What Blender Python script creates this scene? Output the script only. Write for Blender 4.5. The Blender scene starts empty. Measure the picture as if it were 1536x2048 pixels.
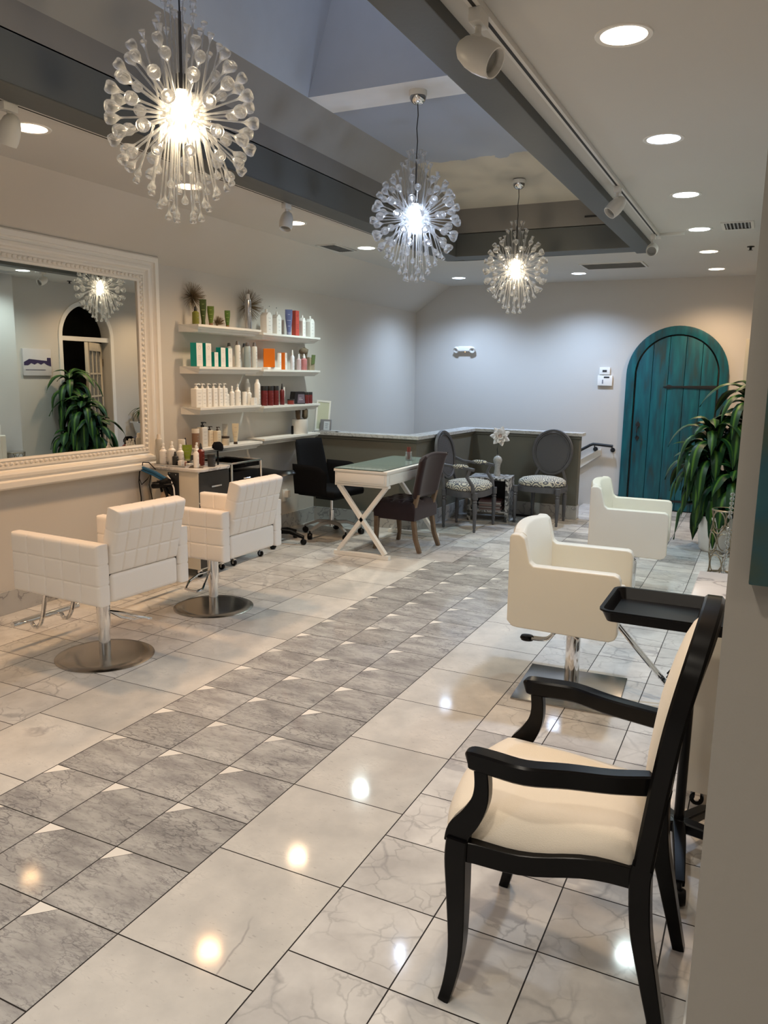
import bpy, bmesh, math, random
from mathutils import Vector, Matrix
random.seed(7)
PI = math.pi
R = math.radians
sc = bpy.context.scene
col = sc.collection

# ------------------------------------------------------------------ camera
cam = bpy.data.objects.new('camera', bpy.data.cameras.new('camera'))
col.objects.link(cam)
sc.camera = cam
cam.data.sensor_fit = 'VERTICAL'
cam.data.sensor_height = 36.0
cam.data.lens = 1566.58 * 36.0 / 2048.0
cam.data.clip_start = 0.02
YAW, PITCH, ROLL = 0.450147, 0.175036, 0.0152107
fw0 = Vector((-math.sin(YAW), math.cos(YAW), 0)); rt0 = Vector((math.cos(YAW), math.sin(YAW), 0)); up0 = Vector((0, 0, 1))
fw = fw0 * math.cos(PITCH) - up0 * math.sin(PITCH)
up1 = up0 * math.cos(PITCH) + fw0 * math.sin(PITCH)
rt = rt0 * math.cos(ROLL) + up1 * math.sin(ROLL)
up = up1 * math.cos(ROLL) - rt0 * math.sin(ROLL)
m = Matrix((rt, up, -fw)).transposed().to_4x4()
m.translation = Vector((1.50246, -1.43989, 1.55448))
cam.matrix_world = m

# ------------------------------------------------------------------ world, exposure
w = bpy.data.worlds.new('world'); sc.world = w; w.use_nodes = True
w.node_tree.nodes['Background'].inputs[0].default_value = (0.6, 0.7, 0.9, 1)
w.node_tree.nodes['Background'].inputs[1].default_value = 0.05
sc.view_settings.view_transform = 'Standard'
sc.view_settings.look = 'None'
sc.view_settings.exposure = 1.02
ENTRYW = 26.0        # watts of the unseen downlights added to lift the foreground
sc.view_settings.gamma = 1.0
sc.view_settings.use_curve_mapping = False
sc.cycles.caustics_reflective = False
sc.cycles.caustics_refractive = False
sc.cycles.sample_clamp_indirect = 4.0
sc.cycles.max_bounces = 10
sc.cycles.diffuse_bounces = 5
sc.cycles.glossy_bounces = 6
sc.cycles.transmission_bounces = 8
sc.cycles.transparent_max_bounces = 32

WARM = (1.0, 0.58, 0.28); WARM2 = (1.0, 0.70, 0.43); NEUT = (1.0, 0.90, 0.76); COOL = (0.54, 0.72, 1.0); PALE = (0.80, 0.98, 0.98)
CANW = 34.0          # watts of a downlight
CHANW = 9.0         # watts of a chandelier lamp
H = 2.67             # ceiling height
XL = -2.765          # left wall
YF = 8.28            # far wall

# ------------------------------------------------------------------ materials
MATS = {}
def mat(name, colr, rough=0.5, metal=0.0, spec=0.5, noise=None, bump=None, coat=0.0, trans=0.0, ior=1.45, sheen=0.0, alpha=1.0, aniso=0.0):
    if name in MATS: return MATS[name]
    m_ = bpy.data.materials.new(name); m_.use_nodes = True
    nt = m_.node_tree; b = nt.nodes['Principled BSDF']
    b.inputs['Base Color'].default_value = (*colr, 1); b.inputs['Roughness'].default_value = rough
    b.inputs['Metallic'].default_value = metal; b.inputs['Specular IOR Level'].default_value = spec
    b.inputs['Coat Weight'].default_value = coat; b.inputs['Transmission Weight'].default_value = trans
    b.inputs['IOR'].default_value = ior; b.inputs['Sheen Weight'].default_value = sheen
    if aniso: b.inputs['Anisotropic'].default_value = aniso
    tc = nt.nodes.new('ShaderNodeTexCoord')
    if noise is None: noise = (9.0, 0.05)
    n = nt.nodes.new('ShaderNodeTexNoise'); n.inputs['Scale'].default_value = noise[0]; n.inputs['Detail'].default_value = 4
    nt.links.new(tc.outputs['Object'], n.inputs['Vector'])
    mx = nt.nodes.new('ShaderNodeMix'); mx.data_type = 'RGBA'
    k = noise[1]
    mx.inputs['A'].default_value = (*[c * (1 - k) for c in colr], 1)
    mx.inputs['B'].default_value = (*[min(1, c * (1 + k)) for c in colr], 1)
    nt.links.new(n.outputs['Fac'], mx.inputs['Factor']); nt.links.new(mx.outputs['Result'], b.inputs['Base Color'])
    if bump:
        n2 = nt.nodes.new('ShaderNodeTexNoise'); n2.inputs['Scale'].default_value = bump[0]; n2.inputs['Detail'].default_value = 3
        nt.links.new(tc.outputs['Object'], n2.inputs['Vector'])
        bp = nt.nodes.new('ShaderNodeBump'); bp.inputs['Strength'].default_value = bump[1]; bp.inputs['Distance'].default_value = 0.004
        nt.links.new(n2.outputs['Fac'], bp.inputs['Height']); nt.links.new(bp.outputs['Normal'], b.inputs['Normal'])
    MATS[name] = m_
    return m_
def emis(name, colr, s):
    if name in MATS: return MATS[name]
    m_ = bpy.data.materials.new(name); m_.use_nodes = True
    b = m_.node_tree.nodes['Principled BSDF']
    b.inputs['Base Color'].default_value = (0.8, 0.8, 0.8, 1)
    b.inputs['Emission Color'].default_value = (*colr, 1); b.inputs['Emission Strength'].default_value = s
    MATS[name] = m_; return m_
def clear(name, colr, tp, rough=0.02, ior=1.45, milk=0.10):
    """clear acrylic or glass: part straight through, part refracting"""
    if name in MATS: return MATS[name]
    m_ = bpy.data.materials.new(name); m_.use_nodes = True; nt = m_.node_tree
    nt.nodes.remove(nt.nodes['Principled BSDF'])
    g = nt.nodes.new('ShaderNodeBsdfGlass'); g.inputs['Color'].default_value = (*colr, 1); g.inputs['Roughness'].default_value = rough; g.inputs['IOR'].default_value = ior
    t = nt.nodes.new('ShaderNodeBsdfTransparent'); t.inputs['Color'].default_value = (*colr, 1)
    tr = nt.nodes.new('ShaderNodeBsdfTranslucent'); tr.inputs['Color'].default_value = (0.9, 0.9, 0.9, 1)
    d = nt.nodes.new('ShaderNodeBsdfDiffuse'); d.inputs['Color'].default_value = (0.9, 0.9, 0.9, 1)
    a1 = nt.nodes.new('ShaderNodeMixShader'); a1.inputs[0].default_value = 0.5
    nt.links.new(tr.outputs[0], a1.inputs[1]); nt.links.new(d.outputs[0], a1.inputs[2])
    mx = nt.nodes.new('ShaderNodeMixShader'); mx.inputs[0].default_value = tp
    nt.links.new(g.outputs[0], mx.inputs[1]); nt.links.new(t.outputs[0], mx.inputs[2])
    mx2 = nt.nodes.new('ShaderNodeMixShader'); mx2.inputs[0].default_value = milk
    nt.links.new(mx.outputs[0], mx2.inputs[1]); nt.links.new(a1.outputs[0], mx2.inputs[2])
    nt.links.new(mx2.outputs[0], nt.nodes['Material Output'].inputs[0])
    MATS[name] = m_; return m_

M_wall = mat('wall_paint', (0.60, 0.565, 0.51), 0.75, noise=(1.3, 0.03), bump=(180, 0.05))
M_far = mat('far_wall_paint', (0.60, 0.57, 0.53), 0.75, noise=(1.1, 0.03), bump=(180, 0.05))
M_ceil = mat('ceiling_paint', (0.60, 0.585, 0.55), 0.8, noise=(1.2, 0.03), bump=(140, 0.05))
M_beam = mat('grey_beam_paint', (0.085, 0.09, 0.088), 0.55, noise=(3, 0.08), bump=(60, 0.1))
M_khaki = mat('olive_grey_paint', (0.135, 0.130, 0.105), 0.55, noise=(2, 0.05), bump=(160, 0.05))
M_white = mat('white_paint', (0.80, 0.78, 0.73), 0.35, noise=(5, 0.02))
M_whitegloss = mat('white_gloss', (0.85, 0.84, 0.80), 0.18, noise=(5, 0.02), coat=0.3)
M_leather = mat('white_quilted_leather', (0.86, 0.82, 0.77), 0.42, noise=(4, 0.03), bump=(320, 0.12))
M_vinyl = mat('cream_vinyl', (0.78, 0.74, 0.63), 0.38, noise=(3, 0.05), bump=(260, 0.06))
M_chrome = mat('chrome', (0.82, 0.82, 0.82), 0.08, 1.0, noise=(3, 0.02))
M_steel = mat('brushed_steel', (0.42, 0.40, 0.375), 0.2, 1.0, noise=(3, 0.05), aniso=0.5)
M_black = mat('black_plastic', (0.004, 0.004, 0.0045), 0.28, noise=(8, 0.1), spec=0.2)
M_blacklac = mat('black_lacquered_wood', (0.0035, 0.003, 0.003), 0.24, noise=(6, 0.2), spec=0.2)
M_ivory = mat('ivory_linen', (0.86, 0.76, 0.62), 0.85, noise=(6, 0.05), bump=(520, 0.35), sheen=0.2)
M_blackfab = mat('black_fabric', (0.006, 0.006, 0.007), 0.9, noise=(40, 0.2), bump=(400, 0.3), spec=0.15)
M_blackvinyl = mat('black_vinyl', (0.006, 0.006, 0.0065), 0.35, spec=0.3, noise=(10, 0.2), bump=(80, 0.1))
M_greywood = mat('grey_painted_wood', (0.085, 0.085, 0.092), 0.45, noise=(18, 0.25))
M_oak = mat('weathered_oak', (0.17, 0.11, 0.065), 0.6, noise=(22, 0.35))
M_brownvel = mat('brown_velvet', (0.030, 0.017, 0.018), 0.85, noise=(7, 0.25), sheen=0.2, spec=0.15)
M_glassgreen = mat('frosted_glass_top', (0.32, 0.42, 0.38), 0.08, noise=(3, 0.03), coat=0.5)
M_edge = mat('dark_glass_edge', (0.02, 0.05, 0.045), 0.1)
M_teal = None
M_iron = mat('black_iron', (0.012, 0.013, 0.015), 0.5, noise=(20, 0.2))
M_mirror = mat('mirror_glass', (0.74, 0.76, 0.74), 0.0, 1.0, noise=(1, 0.0))
M_cap = mat('white_plastic', (0.85, 0.83, 0.79), 0.35)
M_bottle = mat('white_bottle_plastic', (0.83, 0.81, 0.77), 0.32)
M_greige = mat('greige_drawer', (0.045, 0.040, 0.036), 0.3, noise=(14, 0.25))
M_pot = mat('white_ceramic', (0.78, 0.76, 0.72), 0.25)
M_soil = mat('soil', (0.03, 0.02, 0.012), 0.95, noise=(60, 0.5))
M_cane = mat('plant_cane', (0.16, 0.115, 0.07), 0.8, noise=(30, 0.4))
M_gold = mat('aged_brass', (0.24, 0.18, 0.11), 0.5, 0.7, noise=(20, 0.3))
M_champ = mat('champagne_metal', (0.33, 0.28, 0.20), 0.35, 0.9, noise=(14, 0.2))
M_bulbG = clear('clear_acrylic', (0.98, 0.98, 0.98), 0.40, milk=0.20)
M_glass = clear('clear_glass', (0.96, 0.97, 0.97), 0.55)
M_track = mat('white_track_metal', (0.66, 0.64, 0.60), 0.4)
M_dark = mat('dark_gap', (0.02, 0.02, 0.02), 0.7)
M_ventgrey = mat('vent_grey', (0.42, 0.42, 0.41), 0.5)
M_label = mat('print_grey', (0.28, 0.28, 0.29), 0.6)
M_labelblk = mat('print_black', (0.03, 0.03, 0.03), 0.6)

def tile_material():
    m_ = bpy.data.materials.new('marble_tiles'); m_.use_nodes = True; nt = m_.node_tree; N = nt.nodes.new; L = nt.links.new
    b = nt.nodes['Principled BSDF']
    at = N('ShaderNodeAttribute'); at.attribute_name = 'tile'          # r,g: random per tile, b: kind of stone
    sep = N('ShaderNodeSeparateColor'); L(at.outputs['Color'], sep.inputs[0])
    tc = N('ShaderNodeTexCoord')
    mp = N('ShaderNodeMapping')
    L(tc.outputs['Object'], mp.inputs['Vector'])
    cx = N('ShaderNodeCombineXYZ')
    def math_(op, a, bb=None, c=None):
        n = N('ShaderNodeMath'); n.operation = op
        for i, v in enumerate((a, bb, c)):
            if v is None: continue
            if isinstance(v, (int, float)): n.inputs[i].default_value = v
            else: L(v, n.inputs[i])
        return n.outputs[0]
    rx = math_('MULTIPLY', sep.outputs[0], 37.0); ry = math_('MULTIPLY', sep.outputs[1], 53.0)
    L(rx, cx.inputs[0]); L(ry, cx.inputs[1])
    L(cx.outputs[0], mp.inputs['Location'])
    rot = N('ShaderNodeCombineXYZ'); L(math_('MULTIPLY', sep.outputs[1], 6.28), rot.inputs[2]); L(rot.outputs[0], mp.inputs['Rotation'])
    def noise(vec, s, d, r_=0.55, dist=0.0):
        n = N('ShaderNodeTexNoise'); n.inputs['Scale'].default_value = s; n.inputs['Detail'].default_value = d; n.inputs['Roughness'].default_value = r_; n.inputs['Distortion'].default_value = dist
        L(vec, n.inputs['Vector']); return n.outputs['Fac']
    def vein(vec, s, width, dist, d=3):
        n = noise(vec, s, d, 0.5, dist)
        a = math_('ABSOLUTE', math_('SUBTRACT', n, 0.5))
        r_ = N('ShaderNodeMapRange'); r_.inputs['From Min'].default_value = 0.0; r_.inputs['From Max'].default_value = width
        r_.inputs['To Min'].default_value = 1.0; r_.inputs['To Max'].default_value = 0.0; L(a, r_.inputs['Value']); return r_.outputs[0]
    # stretched coordinates for the streaky grey stone: same direction through the whole band
    mp2 = N('ShaderNodeMapping'); L(tc.outputs['Object'], mp2.inputs['Vector']); L(cx.outputs[0], mp2.inputs['Location'])
    rot2 = N('ShaderNodeCombineXYZ'); L(math_('ADD', math_('MULTIPLY', sep.outputs[0], 0.9), 0.35), rot2.inputs[2]); L(rot2.outputs[0], mp2.inputs['Rotation'])
    mp2.inputs['Scale'].default_value = (1.0, 2.9, 1.0)
    V = mp.outputs[0]; V2 = mp2.outputs[0]
    def mix(fac, a, bb):
        n = N('ShaderNodeMix'); n.data_type = 'RGBA'
        for sck, v in (('Factor', fac), ('A', a), ('B', bb)):
            if isinstance(v, tuple): n.inputs[sck].default_value = (*v, 1)
            elif isinstance(v, (int, float)): n.inputs[sck].default_value = v
            else: L(v, n.inputs[sck])
        return n.outputs['Result']
    cloud = noise(V, 5.0, 5)
    def crack(vec, sc_, width, warp):
        n = N('ShaderNodeTexNoise'); n.inputs['Scale'].default_value = sc_*0.8; n.inputs['Detail'].default_value = 5; L(vec, n.inputs['Vector'])
        vm = N('ShaderNodeVectorMath'); vm.operation = 'MULTIPLY_ADD'; L(n.outputs['Color'], vm.inputs[0]); vm.inputs[1].default_value = (warp, warp, warp); L(vec, vm.inputs[2])
        v = N('ShaderNodeTexVoronoi'); v.feature = 'DISTANCE_TO_EDGE'; v.inputs['Scale'].default_value = sc_; L(vm.outputs[0], v.inputs['Vector'])
        r_ = N('ShaderNodeMapRange'); r_.inputs['From Max'].default_value = width; r_.inputs['To Min'].default_value = 1.0; r_.inputs['To Max'].default_value = 0.0
        L(v.outputs['Distance'], r_.inputs['Value']); return r_.outputs[0]
    def band(x, lo, hi):
        r_ = N('ShaderNodeMapRange'); r_.inputs['From Min'].default_value = lo; r_.inputs['From Max'].default_value = hi; L(x, r_.inputs['Value']); return r_.outputs[0]
    # 0 grey streaky
    st1 = noise(V2, 3.6, 8, 0.60, 0.12); st2 = noise(V2, 26.0, 6, 0.68, 0.1)
    g0 = mix(band(st1, 0.36, 0.62), (0.32, 0.31, 0.30), (0.53, 0.52, 0.49))
    g0 = mix(math_('MULTIPLY', crack(V2, 7.0, 0.050, 0.34), math_('MULTIPLY', band(noise(V, 4.0, 3), 0.44, 0.60), 0.80)), g0, (0.15, 0.145, 0.15))
    g0 = mix(math_('MULTIPLY', crack(V2, 17.0, 0.075, 0.20), math_('MULTIPLY', band(noise(V, 7.0, 3), 0.44, 0.58), 0.65)), g0, (0.17, 0.165, 0.17))
    g0 = mix(math_('MULTIPLY', band(st2, 0.53, 0.64), 0.42), g0, (0.20, 0.19, 0.19))
    # 1 white large, faint cloud and specks, a rare hair vein
    w0 = mix(band(cloud, 0.35, 0.68), (0.58, 0.565, 0.53), (0.74, 0.715, 0.66))
    w0 = mix(math_('MULTIPLY', crack(V, 1.6, 0.008, 0.35), math_('MULTIPLY', band(noise(V, 2.0, 2), 0.58, 0.66), 0.7)), w0, (0.33, 0.31, 0.31))
    w0 = mix(math_('MULTIPLY', crack(V2, 12.0, 0.06, 0.25), math_('MULTIPLY', band(noise(V, 5.0, 3), 0.54, 0.66), 0.35)), w0, (0.40, 0.39, 0.38))
    w0 = mix(math_('MULTIPLY', band(noise(V2, 34.0, 3), 0.645, 0.70), 0.5), w0, (0.38, 0.36, 0.35))
    # 2 field with a net of fine veins
    f0 = mix(band(cloud, 0.3, 0.7), (0.50, 0.485, 0.465), (0.72, 0.705, 0.67))
    f0 = mix(math_('MULTIPLY', crack(V, 9.0, 0.045, 0.16), math_('MULTIPLY', band(noise(V, 3.5, 2), 0.42, 0.6), 0.6)), f0, (0.34, 0.33, 0.32))
    f0 = mix(math_('MULTIPLY', crack(V, 3.2, 0.030, 0.28), math_('MULTIPLY', band(noise(V, 2.2, 1), 0.45, 0.6), 0.55)), f0, (0.28, 0.275, 0.28))
    f0 = mix(math_('MULTIPLY', band(noise(V2, 2.4, 3), 0.60, 0.63), math_('MULTIPLY', math_('GREATER_THAN', sep.outputs[0], 0.7), 0.55)), f0, (0.33, 0.32, 0.33))
    # per tile brightness
    br = math_('ADD', math_('MULTIPLY', sep.outputs[0], 0.22), 0.86)
    is1 = math_('GREATER_THAN', sep.outputs[2], 0.3); is2 = math_('GREATER_THAN', sep.outputs[2], 0.6); is3 = math_('GREATER_THAN', sep.outputs[2], 0.9)
    c = mix(is1, g0, w0); c = mix(is2, c, f0); c = mix(is3, c, (0.86, 0.83, 0.76))
    hs = N('ShaderNodeHueSaturation'); L(c, hs.inputs['Color']); L(br, hs.inputs['Value'])
    L(hs.outputs[0], b.inputs['Base Color'])
    b.inputs['Roughness'].default_value = 0.1
    rr = N('ShaderNodeMapRange'); rr.inputs['To Min'].default_value = 0.045; rr.inputs['To Max'].default_value = 0.11
    L(cloud, rr.inputs['Value']); L(rr.outputs[0], b.inputs['Roughness'])
    b.inputs['Specular IOR Level'].default_value = 0.17
    return m_
M_tile = tile_material()
M_grout = mat('dark_grout', (0.016, 0.012, 0.010), 0.8)

def marble(name, base, vein_c, scale=3.0, rough=0.2):
    m_ = bpy.data.materials.new(name); m_.use_nodes = True; nt = m_.node_tree; N = nt.nodes.new; L = nt.links.new
    b = nt.nodes['Principled BSDF']; tc = N('ShaderNodeTexCoord')
    n = N('ShaderNodeTexNoise'); n.inputs['Scale'].default_value = scale; n.inputs['Detail'].default_value = 7; n.inputs['Distortion'].default_value = 0.25
    L(tc.outputs['Object'], n.inputs['Vector'])
    cr = N('ShaderNodeValToRGB'); e = cr.color_ramp.elements
    e[0].position = 0.36; e[0].color = (*base, 1); e[1].position = 0.62; e[1].color = (*[min(1, v * 1.08) for v in base], 1)
    k = e.new(0.485); k.color = (*base, 1); k = e.new(0.5); k.color = (*vein_c, 1); k = e.new(0.53); k.color = (*base, 1)
    L(n.outputs['Fac'], cr.inputs[0]); L(cr.outputs[0], b.inputs['Base Color']); b.inputs['Roughness'].default_value = rough
    MATS[name] = m_; return m_
M_marble = marble('white_marble', (0.66, 0.64, 0.62), (0.36, 0.35, 0.35), 4)
M_ledge = marble('ledge_marble', (0.50, 0.50, 0.49), (0.26, 0.26, 0.26), 16)
M_base = marble('baseboard_marble', (0.42, 0.415, 0.40), (0.22, 0.22, 0.22), 6)

def teal_material():
    m_ = bpy.data.materials.new('teal_boards'); m_.use_nodes = True; nt = m_.node_tree; N = nt.nodes.new; L = nt.links.new
    b = nt.nodes['Principled BSDF']; tc = N('ShaderNodeTexCoord'); mp = N('ShaderNodeMapping'); mp.inputs['Scale'].default_value = (9, 9, 1.3)
    L(tc.outputs['Object'], mp.inputs[0])
    n = N('ShaderNodeTexNoise'); n.inputs['Scale'].default_value = 2.2; n.inputs['Detail'].default_value = 6; L(mp.outputs[0], n.inputs['Vector'])
    cr = N('ShaderNodeValToRGB'); e = cr.color_ramp.elements
    e[0].position = 0.30; e[0].color = (0.018, 0.045, 0.045, 1); e[1].position = 0.68; e[1].color = (0.000, 0.120, 0.150, 1)
    k = e.new(0.45); k.color = (0.000, 0.070, 0.097, 1)
    L(n.outputs['Fac'], cr.inputs[0]); L(cr.outputs[0], b.inputs['Base Color']); b.inputs['Roughness'].default_value = 0.45
    return m_
M_teal = teal_material()

def leaf_material():
    m_ = bpy.data.materials.new('striped_leaf'); m_.use_nodes = True; nt = m_.node_tree; N = nt.nodes.new; L = nt.links.new
    b = nt.nodes['Principled BSDF']; uv = N('ShaderNodeUVMap'); sp = N('ShaderNodeSeparateXYZ'); L(uv.outputs[0], sp.inputs[0])
    a = N('ShaderNodeMath'); a.operation = 'SUBTRACT'; L(sp.outputs[0], a.inputs[0]); a.inputs[1].default_value = 0.5
    a2 = N('ShaderNodeMath'); a2.operation = 'ABSOLUTE'; L(a.outputs[0], a2.inputs[0])
    cr = N('ShaderNodeValToRGB'); e = cr.color_ramp.elements
    e[0].position = 0.02; e[0].color = (0.075, 0.17, 0.02, 1); e[1].position = 0.18; e[1].color = (0.007, 0.036, 0.010, 1)
    L(a2.outputs[0], cr.inputs[0])
    L(cr.outputs[0], b.inputs['Base Color']); b.inputs['Roughness'].default_value = 0.45; b.inputs['Specular IOR Level'].default_value = 0.3
    return m_
M_leaf = leaf_material()

def damask_material():
    """grey and cream scroll pattern"""
    m_ = bpy.data.materials.new('scroll_pattern_fabric'); m_.use_nodes = True; nt = m_.node_tree; N = nt.nodes.new; L = nt.links.new
    b = nt.nodes['Principled BSDF']; tc = N('ShaderNodeTexCoord')
    n = N('ShaderNodeTexNoise'); n.inputs['Scale'].default_value = 6; n.inputs['Detail'].default_value = 0; L(tc.outputs['Object'], n.inputs['Vector'])
    v = N('ShaderNodeTexVoronoi'); v.inputs['Scale'].default_value = 10.5; v.inputs['Randomness'].default_value = 0.45; L(tc.outputs['Object'], v.inputs['Vector'])
    mu = N('ShaderNodeMath'); mu.operation = 'MULTIPLY'; mu.inputs[1].default_value = 34; L(v.outputs['Distance'], mu.inputs[0])
    ad = N('ShaderNodeMath'); ad.operation = 'ADD'; L(mu.outputs[0], ad.inputs[0])
    m2 = N('ShaderNodeMath'); m2.operation = 'MULTIPLY'; m2.inputs[1].default_value = 9; L(n.outputs['Fac'], m2.inputs[0]); L(m2.outputs[0], ad.inputs[1])
    si = N('ShaderNodeMath'); si.operation = 'SINE'; L(ad.outputs[0], si.inputs[0])
    cr = N('ShaderNodeValToRGB'); e = cr.color_ramp.elements
    e[0].position = 0.42; e[0].color = (0.10, 0.105, 0.12, 1); e[1].position = 0.55; e[1].color = (0.58, 0.55, 0.44, 1)
    ma = N('ShaderNodeMapRange'); ma.inputs[1].default_value = -1; ma.inputs[2].default_value = 1; L(si.outputs[0], ma.inputs[0]); L(ma.outputs[0], cr.inputs[0])
    L(cr.outputs[0], b.inputs['Base Color']); b.inputs['Roughness'].default_value = 0.85
    return m_
M_damask = damask_material()

def mosaic_material():
    m_ = bpy.data.materials.new('bone_inlay'); m_.use_nodes = True; nt = m_.node_tree; N = nt.nodes.new; L = nt.links.new
    b = nt.nodes['Principled BSDF']; tc = N('ShaderNodeTexCoord')
    v = N('ShaderNodeTexVoronoi'); v.inputs['Scale'].default_value = 42; L(tc.outputs['Object'], v.inputs['Vector'])
    cr = N('ShaderNodeValToRGB'); e = cr.color_ramp.elements
    e[0].position = 0.35; e[0].color = (0.06, 0.06, 0.06, 1); e[1].position = 0.62; e[1].color = (0.48, 0.47, 0.45, 1)
    sp = N('ShaderNodeSeparateColor'); L(v.outputs['Color'], sp.inputs[0]); L(sp.outputs[0], cr.inputs[0])
    L(cr.outputs[0], b.inputs['Base Color']); b.inputs['Roughness'].default_value = 0.35
    return m_
M_inlay = mosaic_material()

def abstract_material():
    m_ = bpy.data.materials.new('abstract_canvas'); m_.use_nodes = True; nt = m_.node_tree; N = nt.nodes.new; L = nt.links.new
    b = nt.nodes['Principled BSDF']; tc = N('ShaderNodeTexCoord')
    n = N('ShaderNodeTexNoise'); n.inputs['Scale'].default_value = 4.5; n.inputs['Detail'].default_value = 7; L(tc.outputs['Object'], n.inputs['Vector'])
    cr = N('ShaderNodeValToRGB'); e = cr.color_ramp.elements
    e[0].position = 0.32; e[0].color = (0.07, 0.045, 0.015, 1); e[1].position = 0.72; e[1].color = (0.02, 0.10, 0.10, 1)
    k = e.new(0.44); k.color = (0.03, 0.055, 0.04, 1); k = e.new(0.56); k.color = (0.005, 0.055, 0.075, 1)
    L(n.outputs['Fac'], cr.inputs[0]); L(cr.outputs[0], b.inputs['Base Color']); b.inputs['Roughness'].default_value = 0.5
    return m_
M_canvas = abstract_material()

def recess_material():
    """upper ceiling: blue-grey coat with a ragged edge over bare cream plaster, a patch mark further on"""
    m_ = bpy.data.materials.new('recess_ceiling_paint'); m_.use_nodes = True; nt = m_.node_tree; N = nt.nodes.new; L = nt.links.new
    b = nt.nodes['Principled BSDF']; tc = N('ShaderNodeTexCoord'); sp = N('ShaderNodeSeparateXYZ'); L(tc.outputs['Object'], sp.inputs[0])
    n = N('ShaderNodeTexNoise'); n.inputs['Scale'].default_value = 5; n.inputs['Detail'].default_value = 5; L(tc.outputs['Object'], n.inputs['Vector'])
    s = N('ShaderNodeMath'); s.operation = 'MULTIPLY_ADD'; L(n.outputs['Fac'], s.inputs[0]); s.inputs[1].default_value = 0.34; L(sp.outputs[1], s.inputs[2])
    g = N('ShaderNodeMath'); g.operation = 'GREATER_THAN'; L(s.outputs[0], g.inputs[0]); g.inputs[1].default_value = 4.62
    mx = N('ShaderNodeMix'); mx.data_type = 'RGBA'; L(g.outputs[0], mx.inputs['Factor'])
    mx.inputs['A'].default_value = (0.33, 0.37, 0.455, 1); mx.inputs['B'].default_value = (0.50, 0.47, 0.41, 1)
    L(mx.outputs['Result'], b.inputs['Base Color']); b.inputs['Roughness'].default_value = 0.8
    return m_
M_recess = recess_material()
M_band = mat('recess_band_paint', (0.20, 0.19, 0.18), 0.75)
M_strip = mat('recess_white_paint', (0.74, 0.76, 0.80), 0.75)
M_shaft = mat('skylight_shaft_paint', (0.47, 0.52, 0.60), 0.8)

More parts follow.
